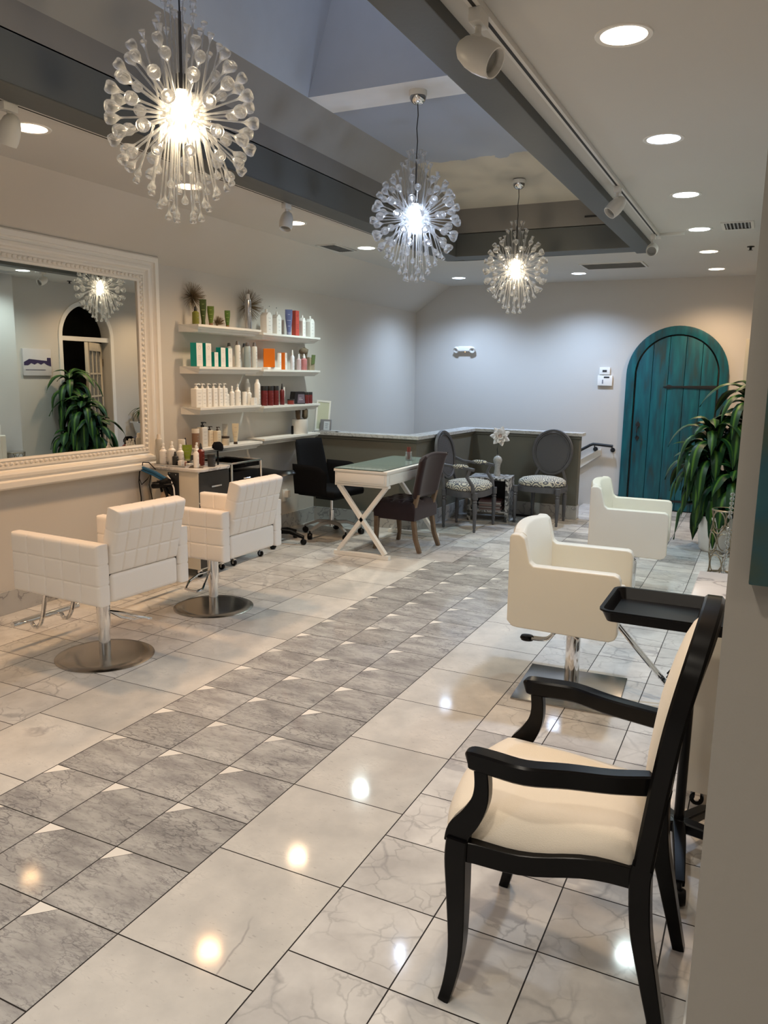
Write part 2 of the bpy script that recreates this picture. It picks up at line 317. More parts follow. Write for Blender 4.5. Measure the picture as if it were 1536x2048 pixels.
# ------------------------------------------------------------------ mesh helpers
class MB:
    def __init__(s): s.bm = bmesh.new(); s.uv = None
    def box(s, x0, x1, y0, y1, z0, z1, T=None, mi=0):
        vs = [s.bm.verts.new(Vector(p)) for p in ((x0,y0,z0),(x1,y0,z0),(x1,y1,z0),(x0,y1,z0),(x0,y0,z1),(x1,y0,z1),(x1,y1,z1),(x0,y1,z1))]
        if T is not None:
            for v in vs: v.co = T @ v.co
        for f in ((0,3,2,1),(4,5,6,7),(0,1,5,4),(1,2,6,5),(2,3,7,6),(3,0,4,7)):
            fc = s.bm.faces.new([vs[i] for i in f]); fc.material_index = mi
        return s
    def quad(s, *p, mi=0):
        f = s.bm.faces.new([s.bm.verts.new(Vector(q)) for q in p]); f.material_index = mi; return f
    def prism(s, pts, ax, a, b, T=None, mi=0):
        """extrude a 2D outline along axis ax ('x': pts are (y,z); 'y': (x,z); 'z': (x,y))"""
        def P(u, v, t):
            return Vector({'x': (t, u, v), 'y': (u, t, v), 'z': (u, v, t)}[ax])
        A = [s.bm.verts.new(P(u, v, a)) for u, v in pts]; B = [s.bm.verts.new(P(u, v, b)) for u, v in pts]
        if T is not None:
            for v in A + B: v.co = T @ v.co
        n = len(pts); fs = [s.bm.faces.new(A), s.bm.faces.new(B[::-1])]
        for i in range(n): fs.append(s.bm.faces.new((A[i], B[i], B[(i+1) % n], A[(i+1) % n])))
        for f in fs: f.material_index = mi
        return s
    def rings(s, rings, cap=True, closed=False, mi=0):
        V = [[s.bm.verts.new(Vector(p)) for p in r] for r in rings]
        n = len(V[0]); k = len(V)
        for i in range(k if closed else k - 1):
            a, b = V[i], V[(i+1) % k]
            for j in range(n):
                try: f = s.bm.faces.new((a[j], a[(j+1) % n], b[(j+1) % n], b[j])); f.material_index = mi
                except ValueError: pass
        if cap and not closed:
            for r_ in (V[0][::-1], V[-1]):
                try: f = s.bm.faces.new(r_); f.material_index = mi
                except ValueError: pass
        return s
    def path(s, pts, sec, upv=(0, 0, 1), closed=False, mi=0):
        """sweep: sec is a function i -> list of (side, up) offsets"""
        pts = [Vector(p) for p in pts]; n = len(pts); out = []; prev = None
        for i, p in enumerate(pts):
            if closed: d = pts[(i+1) % n] - pts[i-1]
            else: d = pts[min(i+1, n-1)] - pts[max(i-1, 0)]
            d.normalize(); u = Vector(upv)
            if abs(d.dot(u)) > 0.97: u = prev if prev is not None else Vector((1, 0, 0))
            side = d.cross(u).normalized(); uu = side.cross(d).normalized(); prev = uu
            out.append([p + side * a + uu * b for a, b in sec(i)])
        return s.rings(out, closed=closed, mi=mi)
    def tube(s, pts, r, n=8, closed=False, mi=0, upv=(0, 0, 1)):
        rr = r if isinstance(r, (list, tuple)) else [r] * len(pts)
        return s.path(pts, lambda i: [(rr[i] * math.cos(2*PI*k/n), rr[i] * math.sin(2*PI*k/n)) for k in range(n)], upv, closed, mi)
    def bar(s, pts, wd, ht, upv=(0, 0, 1), closed=False, ch=0.25, mi=0):
        ww = wd if isinstance(wd, (list, tuple)) else [wd] * len(pts); hh = ht if isinstance(ht, (list, tuple)) else [ht] * len(pts)
        def sec(i):
            a, b = ww[i] / 2, hh[i] / 2; c = min(a, b) * ch
            return [(-a, -b+c), (-a+c, -b), (a-c, -b), (a, -b+c), (a, b-c), (a-c, b), (-a+c, b), (-a, b-c)]
        return s.path(pts, sec, upv, closed, mi)
    def lathe(s, prof, c=(0, 0, 0), n=20, T=None, mi=0, sx=1.0, sy=1.0):
        rg = []
        for r_, z in prof:
            r_ = max(r_, 1e-4)
            ring = [Vector((c[0] + r_*sx*math.cos(2*PI*k/n), c[1] + r_*sy*math.sin(2*PI*k/n), c[2] + z)) for k in range(n)]
            if T is not None: ring = [T @ p for p in ring]
            rg.append(ring)
        return s.rings(rg, mi=mi)
    def ball(s, c, r, n=12, m_=8, sz=1.0, mi=0):
        return s.lathe([(r * math.sin(PI*i/m_), -r * sz * math.cos(PI*i/m_)) for i in range(m_+1)], c, n, mi=mi)
    def grid(s, fn, nu, nv, mi=0, uv=False):
        V = [[s.bm.verts.new(Vector(fn(i/nu, j/nv))) for j in range(nv+1)] for i in range(nu+1)]
        if uv and s.uv is None: s.uv = s.bm.loops.layers.uv.new('UVMap')
        for i in range(nu):
            for j in range(nv):
                f = s.bm.faces.new((V[i][j], V[i+1][j], V[i+1][j+1], V[i][j+1])); f.material_index = mi
                if uv:
                    for lp, (a, b) in zip(f.loops, ((i, j), (i+1, j), (i+1, j+1), (i, j+1))): lp[s.uv].uv = (a/nu, b/nv)
        return V
    def build(s, name, mt, parent=None, off=None, bevel=0.0, seg=2, smooth=True, angle=38, merge=True):
        bm = s.bm
        if merge: bmesh.ops.remove_doubles(bm, verts=bm.verts, dist=2e-5)
        bmesh.ops.recalc_face_normals(bm, faces=bm.faces)
        if bevel:
            es = [e for e in bm.edges if len(e.link_faces) == 2 and e.calc_face_angle(0) > R(30)]
            bmesh.ops.bevel(bm, geom=es, offset=bevel, segments=seg, affect='EDGES', profile=0.6, clamp_overlap=True)
        for e in bm.edges:
            if len(e.link_faces) == 2 and e.calc_face_angle(0) > R(angle): e.smooth = False
        for f in bm.faces: f.smooth = smooth
        if off is None and parent is not None: off = parent.get('_o', None)
        if off is not None: bmesh.ops.translate(bm, verts=bm.verts, vec=-Vector(off))
        me = bpy.data.meshes.new(name); bm.to_mesh(me); bm.free()
        for q in (mt if isinstance(mt, (list, tuple)) else [mt]): me.materials.append(q)
        o = bpy.data.objects.new(name, me); col.objects.link(o)
        if parent is not None: o.parent = parent
        return o

def smooth(pts, k=4):
    pts = [Vector(p) for p in pts]; out = []
    for i in range(len(pts)-1):
        p0, p1, p2, p3 = pts[max(0, i-1)], pts[i], pts[i+1], pts[min(len(pts)-1, i+2)]
        for j in range(k):
            f = j/k; out.append(0.5*((2*p1)+(p2-p0)*f+(2*p0-5*p1+4*p2-p3)*f*f+(3*p1-p0-3*p2+p3)*f**3))
    out.append(pts[-1]); return out
def smooth1(v, k=4): return [q.x for q in smooth([(a, 0, 0) for a in v], k)]
def tag(o, label, cat, group=None):
    o['label'] = label; o['category'] = cat
    if group: o['group'] = group
    return o
WORLD = {}
def thing(name, label, cat, loc=(0, 0, 0), rz=0.0, group=None, world=False):
    """an Empty at the thing's base. world=True: its parts are given in room coordinates"""
    o = bpy.data.objects.new(name, None); o.empty_display_size = 0.1; col.objects.link(o)
    o.location = loc; o.rotation_euler = (0, 0, rz)
    if world: OFF[o.name] = Vector(loc)
    return tag(o, label, cat, group)
OFF = {}
def part(mb, name, mt, parent, label=None, **k):
    off = OFF.get(parent.name)
    o = mb.build(name, mt, parent, off=off, **k)
    if off is not None and parent.type == 'MESH': pass
    if off is not None: OFF[o.name] = off
    if label: o['label'] = label
    return o
def solo(mb, name, mt, label, cat, base, group=None, **k):
    """a thing that is one mesh; vertices in room coordinates, origin at its base"""
    o = mb.build(name, mt, off=Vector(base), **k); o.location = base
    return tag(o, label, cat, group)
def struct(mb, name, mt, **k):
    k.setdefault('smooth', False)
    o = mb.build(name, mt, **k); o['kind'] = 'structure'; return o
def copy_tree(o, parent=None):
    c = o.copy(); col.objects.link(c); c.parent = parent
    for ch in list(o.children): copy_tree(ch, c)
    return c
def dup(root, loc, rz, label, group=None):
    c = copy_tree(root); c.location = loc; c.rotation_euler = (0, 0, rz); c['label'] = label
    if group: c['group'] = group
    return c
def lamp(kind, name, loc, colr, watts, size=0.07, spot=None, blend=0.5, parent=None, rot=None):
    l = bpy.data.lights.new(name, kind); l.color = colr; l.energy = watts
    l.shadow_soft_size = size
    if kind == 'SPOT': l.spot_size = spot; l.spot_blend = blend
    o = bpy.data.objects.new(name, l); col.objects.link(o); o.location = loc
    if rot: o.rotation_euler = rot
    if parent is not None: o.parent = parent
    return o

# ================================================================== SETTING
# ---- floor: every tile is a face with its own stone, over dark grout
def build_floor():
    u = 0.3048; g = 0.0021
    bm = bmesh.new(); lay = bm.loops.layers.float_color.new('tile')
    def face(pts, kind):
        c = (random.random(), random.random(), {0: 0.1, 1: 0.45, 2: 0.75, 3: 0.95}[kind], 1)
        f = bm.faces.new([bm.verts.new((x, y, 0)) for x, y in pts]); f.material_index = 0
        for lp in f.loops: lp[lay] = c
    def rect(x0, x1, y0, y1, kind):
        if x1 - x0 < 0.01 or y1 - y0 < 0.01: return
        face([(x0+g, y0+g), (x1-g, y0+g), (x1-g, y1-g), (x0+g, y1-g)], kind)
    YN, Y1 = -3.3, 4.572
    # grey band with a white triangle in the far left corner of each tile
    for c in range(3):
        for r in range(-11, 15):
            x0, x1, y0, y1 = -0.9144 + c*u, -0.9144 + (c+1)*u, r*u, (r+1)*u
            t = 0.075; q = 0.0012
            face([(x0+g, y0+g), (x1-g, y0+g), (x1-g, y1-g), (x0+g+t+q, y1-g), (x0+g, y1-g-t-q)], 0)
            face([(x0+g, y1-g-t+q), (x0+g+t-q, y1-g), (x0+g, y1-g)], 3)
    for k in range(-8, 10):
        y0, y1 = k*0.4572, (k+1)*0.4572
        rect(0, 0.4572, y0, y1, 1); rect(-1.3716, -0.9144, y0, y1, 1)
    rowsL = [0.163 + k*u for k in range(-12, 15)]
    def holes(x0, x1, y0, y1, kind):
        # stair opening behind the low wall
        if x1 <= -0.33 and y0 >= 7.2: return
        rect(x0, x1, y0, y1, kind)
    xs = [-1.3716 - k*u for k in range(0, 5)] + [-2.79]
    for i in range(len(xs)-1):
        for y in rowsL: rect(xs[i+1], xs[i], y, min(y+u, Y1), 2)
    xs = [0.4572 + k*u for k in range(0, 11)]
    for i in range(len(xs)-1):
        for y in rowsL: rect(xs[i], xs[i+1], y, min(y+u, Y1), 2)
    # beyond the band: mixed stones in rows, joints every foot
    xs = [-2.79] + [-2.2824 + k*u for k in range(0, 16)]
    y = Y1; r = 0
    while y < 8.3:
        y2 = min(y + u, 8.34)
        for i in range(len(xs)-1):
            if random.random() < 0.35:
                ym = y + (y2-y) * random.uniform(0.4, 0.6)
                for a, b in ((y, ym), (ym, y2)):
                    if not (xs[i+1] < -0.3 and b > 7.25) and not (xs[i+1] < -1.5 and a > 5.7): rect(xs[i], xs[i+1], a, b, random.choice((0, 2, 2, 1)))
            elif not (xs[i+1] < -0.3 and y2 > 7.3) and not (xs[i+1] < -1.5 and y > 5.7): rect(xs[i], xs[i+1], y, y2, random.choice((2, 2, 2, 0)))
        y = y2; r += 1
    for x0, x1, y0, y1 in ((-2.79, 3.6, YN, 5.72), (-1.53, 3.6, 5.72, 7.2), (-0.33, 3.6, 7.2, 8.34)):
        f = bm.faces.new([bm.verts.new(p) for p in ((x0, y0, -0.0012), (x1, y0, -0.0012), (x1, y1, -0.0012), (x0, y1, -0.0012))]); f.material_index = 1
        for lp in f.loops: lp[lay] = (0, 0, 0, 1)
    me = bpy.data.meshes.new('floor'); bm.to_mesh(me); bm.free(); me.materials.append(M_tile); me.materials.append(M_grout)
    o = bpy.data.objects.new('floor', me); col.objects.link(o); o['kind'] = 'structure'
build_floor()

# ---- walls
b = MB(); b.prism([(XL, -2.2), (XL, 2.35), (-2.30, H), (-2.30, H+0.1), (XL-0.12, H+0.1), (XL-0.12, -2.2)], 'y', -3.3, YF+0.12)
struct(b, 'wall_left', M_wall)
b = MB(); b.box(XL-0.1, 1.80, YF, YF+0.12, -2.2, H+0.05)
struct(b, 'wall_far', M_far)
# right wall in three steps; the deepest step holds an arched doorway
def arch(cy, hw, z0, zs, n=24):
    """outline of an arched opening in (y,z): straight to zs, half circle above"""
    return [(cy-hw, z0)] + [(cy - hw*math.cos(PI*i/n), zs + hw*math.sin(PI*i/n)) for i in range(n+1)] + [(cy+hw, z0)]
XR = 1.57
ACY, AHW, AZS = 6.74, 0.43, 1.98
b = MB()
A = arch(ACY, AHW, 0, AZS)
top = [(ACY-AHW, H+0.05)] + [(p[0], H+0.05) for p in A[1:-1]] + [(ACY+AHW, H+0.05)]
for x in (XR, XR+0.16):
    b.quad((x, 5.40, 0), (x, A[0][0], 0), (x, A[0][0], H+0.05), (x, 5.40, H+0.05))
    b.quad((x, A[-1][0], 0), (x, YF, 0), (x, YF, H+0.05), (x, A[-1][0], H+0.05))
    for i in range(1, len(A)-2):
        b.quad((x, *A[i]), (x, *A[i+1]), (x, A[i+1][0], H+0.05), (x, A[i][0], H+0.05))
for i in range(len(A)-1):
    b.quad((XR, *A[i]), (XR, *A[i+1]), (XR+0.16, *A[i+1]), (XR+0.16, *A[i]))
struct(b, 'wall_right_far', M_wall)
b = MB(); b.box(1.40, 2.0, 4.55, 5.45, 0, H+0.03); struct(b, 'wall_right_pier', M_far)
b = MB(); b.box(1.86, 1.98, 0.45, 4.56, 0, H+0.03); struct(b, 'wall_right', M_wall)
# wall end beside the camera
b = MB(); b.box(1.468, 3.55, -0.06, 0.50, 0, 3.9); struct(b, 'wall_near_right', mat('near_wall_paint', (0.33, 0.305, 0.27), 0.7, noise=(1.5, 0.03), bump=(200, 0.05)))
b = MB(); b.box(1.455, 1.468, -0.07, 0.50, 0, 0.13).box(1.468, 3.5, -0.073, -0.06, 0, 0.13); struct(b, 'baseboard_near_right', M_white)
b = MB(); b.box(3.5, 3.6, -3.3, 0.5, 0, 3.9); struct(b, 'wall_entry_right', M_wall)
b = MB(); b.box(XL-0.1, 3.6, -3.4, -3.3, 0, 3.9); struct(b, 'wall_back', M_wall)
# marble skirting
b = MB(); b.box(XL, XL+0.014, -3.3, 5.66, 0, 0.15); struct(b, 'baseboard_left', M_base, bevel=0.002)
b = MB(); b.box(-0.27, -0.04, YF-0.014, YF, 0, 0.15).box(1.12, XR, YF-0.014, YF, 0, 0.15); struct(b, 'baseboard_far', M_base)

# ---- low wall round the stair, with marble ledge and skirting
P0, P1, P2, P3 = (XL, 5.66), (-1.585, 5.66), (-1.53, 7.17), (-0.30, 7.13)
def low_wall():
    t = 0.12
    outer = [P0, P1, P2, P3]
    inner = [(XL, 5.66+t), (-1.585-t, 5.66+t), (-1.53-t, 7.17+t), (-0.30, 7.13+t)]
    for nm, ext, z0, z1, mt, bv in (('wall_low', 0, -0.9, 0.915, M_khaki, 0), ('trim_low_wall_ledge', 0.035, 0.915, 0.95, M_ledge, 0.004), ('baseboard_low', 0.012, 0, 0.15, M_base, 0.002)):
        def sh(p, a, b_): return (p[0]+a, p[1]+b_)
        o_ = [sh(P0, 0, -ext), sh(P1, ext, -ext), sh(P2, ext, -ext), sh(P3, ext, -ext)]
        e2 = ext if nm != 'baseboard_low' else 0
        i_ = [sh(inner[3], ext, e2), sh(inner[2], -e2, e2), sh(inner[1], -e2, e2), sh(inner[0], 0, e2)]
        bb = MB(); bb.prism(o_ + i_, 'z', z0, z1); struct(bb, nm, mt, bevel=bv)
    # thin moulding under the ledge
    bb = MB(); e = 0.014
    bb.prism([(P0[0], P0[1]-e), (P1[0]+e, P1[1]-e), (P2[0]+e, P2[1]-e), (P3[0]+e, P3[1]-e), (P3[0]+e, P3[1]+0.06), (P2[0], P2[1]+0.05), (P1[0], P1[1]+0.05), (P0[0], P0[1]+0.05)], 'z', 0.885, 0.915)
    struct(bb, 'trim_low_wall_moulding', M_khaki, bevel=0.004)
low_wall()
# stair going down behind it
b = MB()
for k in range(7): b.box(-0.35-0.28*(k+1), -0.35-0.28*k, 7.27, YF, -0.19*(k+1)-0.03, -0.19*(k+1))
b.box(-2.77, -2.31, 5.75, YF, -1.4, -1.36)
struct(b, 'floor_stair', M_base)
b = MB(); b.box(-0.34, -0.30, 7.25, YF, -1.2, -0.001); struct(b, 'trim_stair_nosing', M_base)
# sloping white string board on the far wall
b = MB(); b.prism([(-0.27, 0.70), (-0.27, 0.62), (-1.5, -0.28), (-1.5, -0.08)], 'y', YF-0.03, YF); struct(b, 'trim_stair_string', M_white)

# ---- ceiling
OX0, OX1, OY0, OY1 = -1.40, 0.345, -0.60, 5.86      # recess opening
b = MB()
b.box(-2.31, OX0-0.0, -3.3, YF, H, H+0.08); b.box(OX1+0.14, 2.0, -3.3, YF, H, H+0.08)
b.box(OX0, OX1+0.14, OY1, YF, H, H+0.08); b.box(OX0, OX1+0.14, -3.3, OY0, H, H+0.08); b.box(2.0, 3.6, -3.3, 0.1, H, H+0.08)
struct(b, 'ceiling', M_ceil)
# grey painted beams round the opening, a little proud of the ceiling
b = MB()
b.box(-1.44, -1.25, OY0, 5.98, H-0.03, 2.84)
b.box(0.345, 0.50, OY0, 5.98, H-0.045, 2.84)
b.box(-1.25, 0.345, 5.72, 5.98, H-0.03, 2.85)
b.box(-1.25, 0.345, OY0-0.2, OY0, H-0.03, 2.85)
struct(b, 'trim_grey_beams', M_beam, bevel=0.004)
# recess: band above the beams, left slope, flat part, white strip, skylight shaft
ZR = 3.15; XK = -1.10
b = MB()
b.quad((-1.25, OY0, 2.83), (-1.25, 5.72, 2.83), (-1.25, 5.72, 2.955), (-1.25, OY0, 2.955))
b.quad((-1.25, 5.72, 2.84), (0.40, 5.72, 2.84), (0.40, 5.72, 3.06), (-1.25, 5.72, 3.06))
b.quad((0.40, OY0, 2.82), (0.40, 5.72, 2.82), (0.40, 5.72, 3.06), (0.40, OY0, 3.15))
b.quad((0.40, OY0, 3.15), (0.40, 5.72, 3.06), (0.40, 5.72, 3.2), (0.40, OY0, 3.2))
b.quad((-1.25, OY0, 2.84), (0.40, OY0, 2.84), (0.40, OY0, 3.2), (-1.25, OY0, 3.2))
struct(b, 'wall_recess_band', M_band)
b = MB()
b.quad((-1.25, OY0, 2.955), (-1.25, 5.72, 2.955), (XK, 4.47, ZR), (XK, OY0, ZR))
b.quad((-1.25, 5.72, 2.955), (-1.25, 5.72, 3.06), (XK, 4.47, ZR))
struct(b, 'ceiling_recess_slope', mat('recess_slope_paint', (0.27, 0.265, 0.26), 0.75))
b = MB()
b.quad((XK, 3.13, ZR), (0.40, 3.13, ZR), (0.40, 4.47, ZR), (XK, 4.47, ZR))
b.quad((XK, 4.47, ZR), (0.40, 4.47, ZR), (0.40, 5.72, 3.06), (-1.25, 5.72, 3.06))
struct(b, 'ceiling_recess', M_recess)
b = MB(); b.quad((XK, 2.83, ZR), (0.40, 2.83, ZR), (0.40, 3.13, ZR), (XK, 3.13, ZR)); struct(b, 'ceiling_recess_strip', M_strip)
b = MB()
b.quad((XK, 2.83, ZR), (0.40, 2.83, ZR), (0.30, 2.83, 4.1), (-0.80, 2.83, 4.1))
b.quad((XK, OY0, ZR), (XK, 2.83, ZR), (-0.80, 2.83, 4.1), (-0.80, OY0, 4.1))
b.quad((0.40, OY0, ZR), (0.40, 2.83, ZR), (0.30, 2.83, 4.1), (0.30, OY0, 4.1))
b.quad((XK, OY0, ZR), (0.40, OY0, ZR), (0.30, OY0, 4.1), (-0.80, OY0, 4.1))
struct(b, 'wall_skylight_shaft', M_shaft)
b = MB(); b.box(-0.85, 0.35, OY0-0.05, 2.88, 4.1, 4.12); struct(b, 'window_1', emis('dusk_skylight', (0.45, 0.58, 0.85), 0.30))
# small dark slot and stain marks in the recess
b = MB(); b.box(-0.07, 0.06, 5.715, 5.72, 2.91, 2.925); struct(b, 'trim_recess_slot', M_dark)
b = MB(); b.prism([(0.02, 4.78), (0.10, 4.76), (0.12, 4.86), (0.05, 4.90), (0.00, 4.85)], 'z', 3.10, 3.135); struct(b, 'trim_plaster_patch', mat('plaster_patch', (0.55, 0.48, 0.33), 0.9))

# ================================================================== DOWNLIGHTS
CANS = [(0.964, 1.445, WARM2, 'warm round downlight nearest the camera on the right side', 1.0), (0.945, 2.70, COOL, 'blue-white round downlight, second in the right-hand row', 1.4),
        (0.93, 3.96, PALE, 'white round downlight, third in the right-hand row', 1.0), (0.915, 5.21, PALE, 'white round downlight level with the small square vent', 1.0),
        (0.905, 6.38, WARM2, 'warm round downlight, last but one in the right-hand row', 1.0), (0.90, 7.62, WARM2, 'warm small-looking downlight above the teal door', 1.25),
        (-0.497, 7.53, COOL, 'cold white downlight just left of the long far vent', 2.1), (-1.89, 7.50, COOL, 'white downlight above the stairwell, farthest on the left', 2.1),
        (-1.89, 5.13, PALE, 'white downlight beside the left ceiling vent', 1.4), (-1.855, 3.87, WARM2, 'warm downlight behind the middle left track spotlight', 1.1),
        (-1.825, 2.61, WARM, 'orange-glowing downlight seen through the largest chandelier', 1.0), (-1.745, 1.38, WARM, 'orange-glowing downlight next to the leftmost track spotlight', 0.95)]
def downlight(x, y, c, lab, k, z=H, watts=CANW):
    t = thing('downlight', lab, 'ceiling light', (x, y, z), group='recessed downlights')
    b = MB(); b.lathe([(0.075, -0.002), (0.092, -0.004), (0.095, 0.0), (0.075, 0.0)], n=32)
    part(b, 'trim_ring', M_white, t)
    b = MB(); b.lathe([(0.0, -0.0025), (0.076, -0.0025), (0.076, -0.0005), (0.0, -0.0005)], n=32)
    nm = 'lens_%d_%d' % (int(c[2]*100), int(c[1]*100))
    part(b, 'lens', emis(nm, tuple(0.25 + 0.75*v for v in c), 4.5), t)
    lamp('SPOT', 'downlight_lamp', (0, 0, -0.02), c, watts*k, 0.07, R(140), 0.8, t)
    return t
for a in CANS: downlight(*a)
for x_, y_, c_, k_, lab_ in ((0.97, 0.19, NEUT, 1.0, 'added downlight out of view above the armchair'), (0.98, -1.07, NEUT, 1.1, 'added unseen downlight over the entry beside the camera'), (0.98, -2.3, NEUT, 1.2, 'added unseen downlight at the back of the entry, right row'),
                             (-1.70, 0.12, WARM2, 0.55, 'added downlight out of view at the near end of the mirror'), (-1.66, -1.14, NEUT, 1.2, 'added unseen downlight behind the camera, left row'), (-0.35, -2.3, COOL, 1.6, 'added unseen downlight at the back of the entry, middle'), (2.4, -1.6, NEUT, 0.5, 'added unseen downlight in the entry behind the near wall')):
    downlight(x_, y_, c_, lab_, k_, watts=ENTRYW)  # unseen downlights, added to brighten the sides facing the camera

# ================================================================== CHANDELIERS
def stem_mesh(L, tip, name):
    r = 0.0033
    prof = [(r*1.3, 0), (r, 0.02), (r*0.9, L-tip*2.6), (r*1.3, L-tip*2.0), (tip*0.50, L-tip*1.5), (tip*0.86, L-tip*1.0), (tip, L-tip*0.45), (tip*0.93, L+tip*0.02), (tip*0.68, L+tip*0.28), (tip*0.52, L+tip*0.20), (tip*0.3, L-tip*0.05), (0.0005, L-tip*0.15)]
    b = MB(); b.lathe(prof, n=12)
    o = b.build(name, M_bulbG); me = o.data; bpy.data.objects.remove(o); return me
RINGS = [(12, .262, -.015, 'L'), (12, .250, .065, 'L'), (12, .247, -.10, 'L'), (12, .222, .135, 'M'), (12, .215, -.17, 'M'), (9, .185, .195, 'M'), (10, .172, -.225, 'S'), (8, .125, -.262, 'S'), (7, .090, -.310, 'S'), (6, .058, -.350, 'S')]
RINGT = [(9, .135, .250, 'S'), (8, .085, .310, 'S'), (7, .052, .372, 'S')]
TIP = {'L': 0.0230, 'M': 0.0195, 'S': 0.0130}
def ring_stems(rings):
    out = []
    for k, (n, r, z, s) in enumerate(rings):
        for i in range(n):
            a = 2*PI*(i + 0.5*(k % 2) + 0.13*k)/n
            tip = Vector((r*math.cos(a), r*math.sin(a), z))
            fr = min(1.0, r/0.2)
            base = Vector((tip.x*0.30, tip.y*0.30, z*0.22)) if s != 'S' else Vector((tip.x*0.62, tip.y*0.62, math.copysign(0.05, z)))
            out.append((base, tip, s, k))
    return out
STEMS = {}
def chandelier(x, y, zc, zcan, colr, bulbc, watts, lab):
    t = thing('chandelier', lab, 'chandelier', (x, y, zc), group='spiky glass ball chandeliers')
    k = zcan - zc
    b = MB(); b.lathe([(0.052, k), (0.052, k-0.02), (0.050, k-0.03)], n=24); part(b, 'ceiling_plate', M_white, t)
    b = MB(); b.lathe([(0.0, k-0.072), (0.02, k-0.070), (0.038, k-0.058), (0.048, k-0.04), (0.050, k-0.025), (0.04, k-0.02)], n=24); part(b, 'canopy', M_chrome, t)
    b = MB(); b.tube([(0, 0, k-0.07), (0.004, 0, k-0.13), (-0.003, 0, k-0.2), (0.003, 0.002, k-0.27), (0, 0, k-0.33), (0, 0, 0.33)], 0.0028, 6); part(b, 'cord', M_iron, t)
    b = MB(); b.tube([(0, 0, 0.34), (0, 0, 0.12)], 0.0055, 8); b.lathe([(0.0, 0.14), (0.018, 0.138), (0.020, 0.075), (0.0, 0.075)], n=16); b.tube([(0, 0, -0.10), (0, 0, -0.22)], 0.003, 6); part(b, 'rod', mat('dull_nickel', (0.14, 0.13, 0.12), 0.35, 0.6), t)
    b = MB(); b.lathe([(0.088*math.sin(PI*i/14), 0.088*math.cos(PI*i/14)) for i in range(15)], n=24)
    b.lathe([(0.082*math.sin(PI*i/14), 0.082*math.cos(PI*i/14)) for i in range(15)], n=24)
    part(b, 'glass_hub', M_hub, t)
    b = MB(); b.lathe([(0.0, -0.028), (0.018, -0.022), (0.027, 0.0), (0.024, 0.02), (0.013, 0.04), (0.012, 0.07), (0.0, 0.07)], n=16); part(b, 'bulb', emis('bulb_' + bulbc, colr, 60.0), t)
    lamp('POINT', 'chandelier_lamp', (0, 0, -0.035), colr, watts, 0.026, parent=t)
    for base, tip, s, kk in ring_stems(RINGS):
        d = tip - base; L_ = d.length; key = (s, kk)
        if key not in STEMS: STEMS[key] = stem_mesh(L_, TIP[s], 'stem')
        o = bpy.data.objects.new('stem', STEMS[key]); col.objects.link(o); o.parent = t; o.location = base
        o.rotation_euler = d.to_track_quat('Z', 'Y').to_euler()
    b = MB()
    for base, tip, s, kk in ring_stems(RINGT):
        d = tip - base; L_ = d.length; q = d.to_track_quat('Z', 'Y').to_matrix().to_4x4(); q.translation = base; r = 0.0028; tp = TIP[s]
        b.lathe([(r*1.3, 0), (r, 0.02), (r*0.9, L_-tp*2.6), (r*1.3, L_-tp*2.0), (tp*0.55, L_-tp*1.25), (tp, L_-tp*0.3), (tp*0.9, L_), (0.0005, L_-tp*0.2)], n=8, T=q)
    o = part(b, 'upper_stems', M_bulbG, t); o['kind'] = 'stuff'
    return t
M_hub = clear('hub_glass', (0.97, 0.97, 0.97), 0.80, milk=0.008)
CHX = -0.46
chandelier(CHX, 0.925, 2.443, 3.17, (1.0, 0.80, 0.52), 'warm', CHANW, 'largest-looking spiky glass chandelier at upper left, warm bulb')
chandelier(CHX, 2.985, 2.452, 3.15, (0.62, 0.76, 1.0), 'blue', CHANW*0.8, 'middle spiky glass chandelier with a cold blue-white bulb')
chandelier(CHX, 5.03, 2.413, 3.105, (1.0, 0.83, 0.58), 'amber', CHANW*0.8, 'farthest spiky glass chandelier with a small warm bulb')

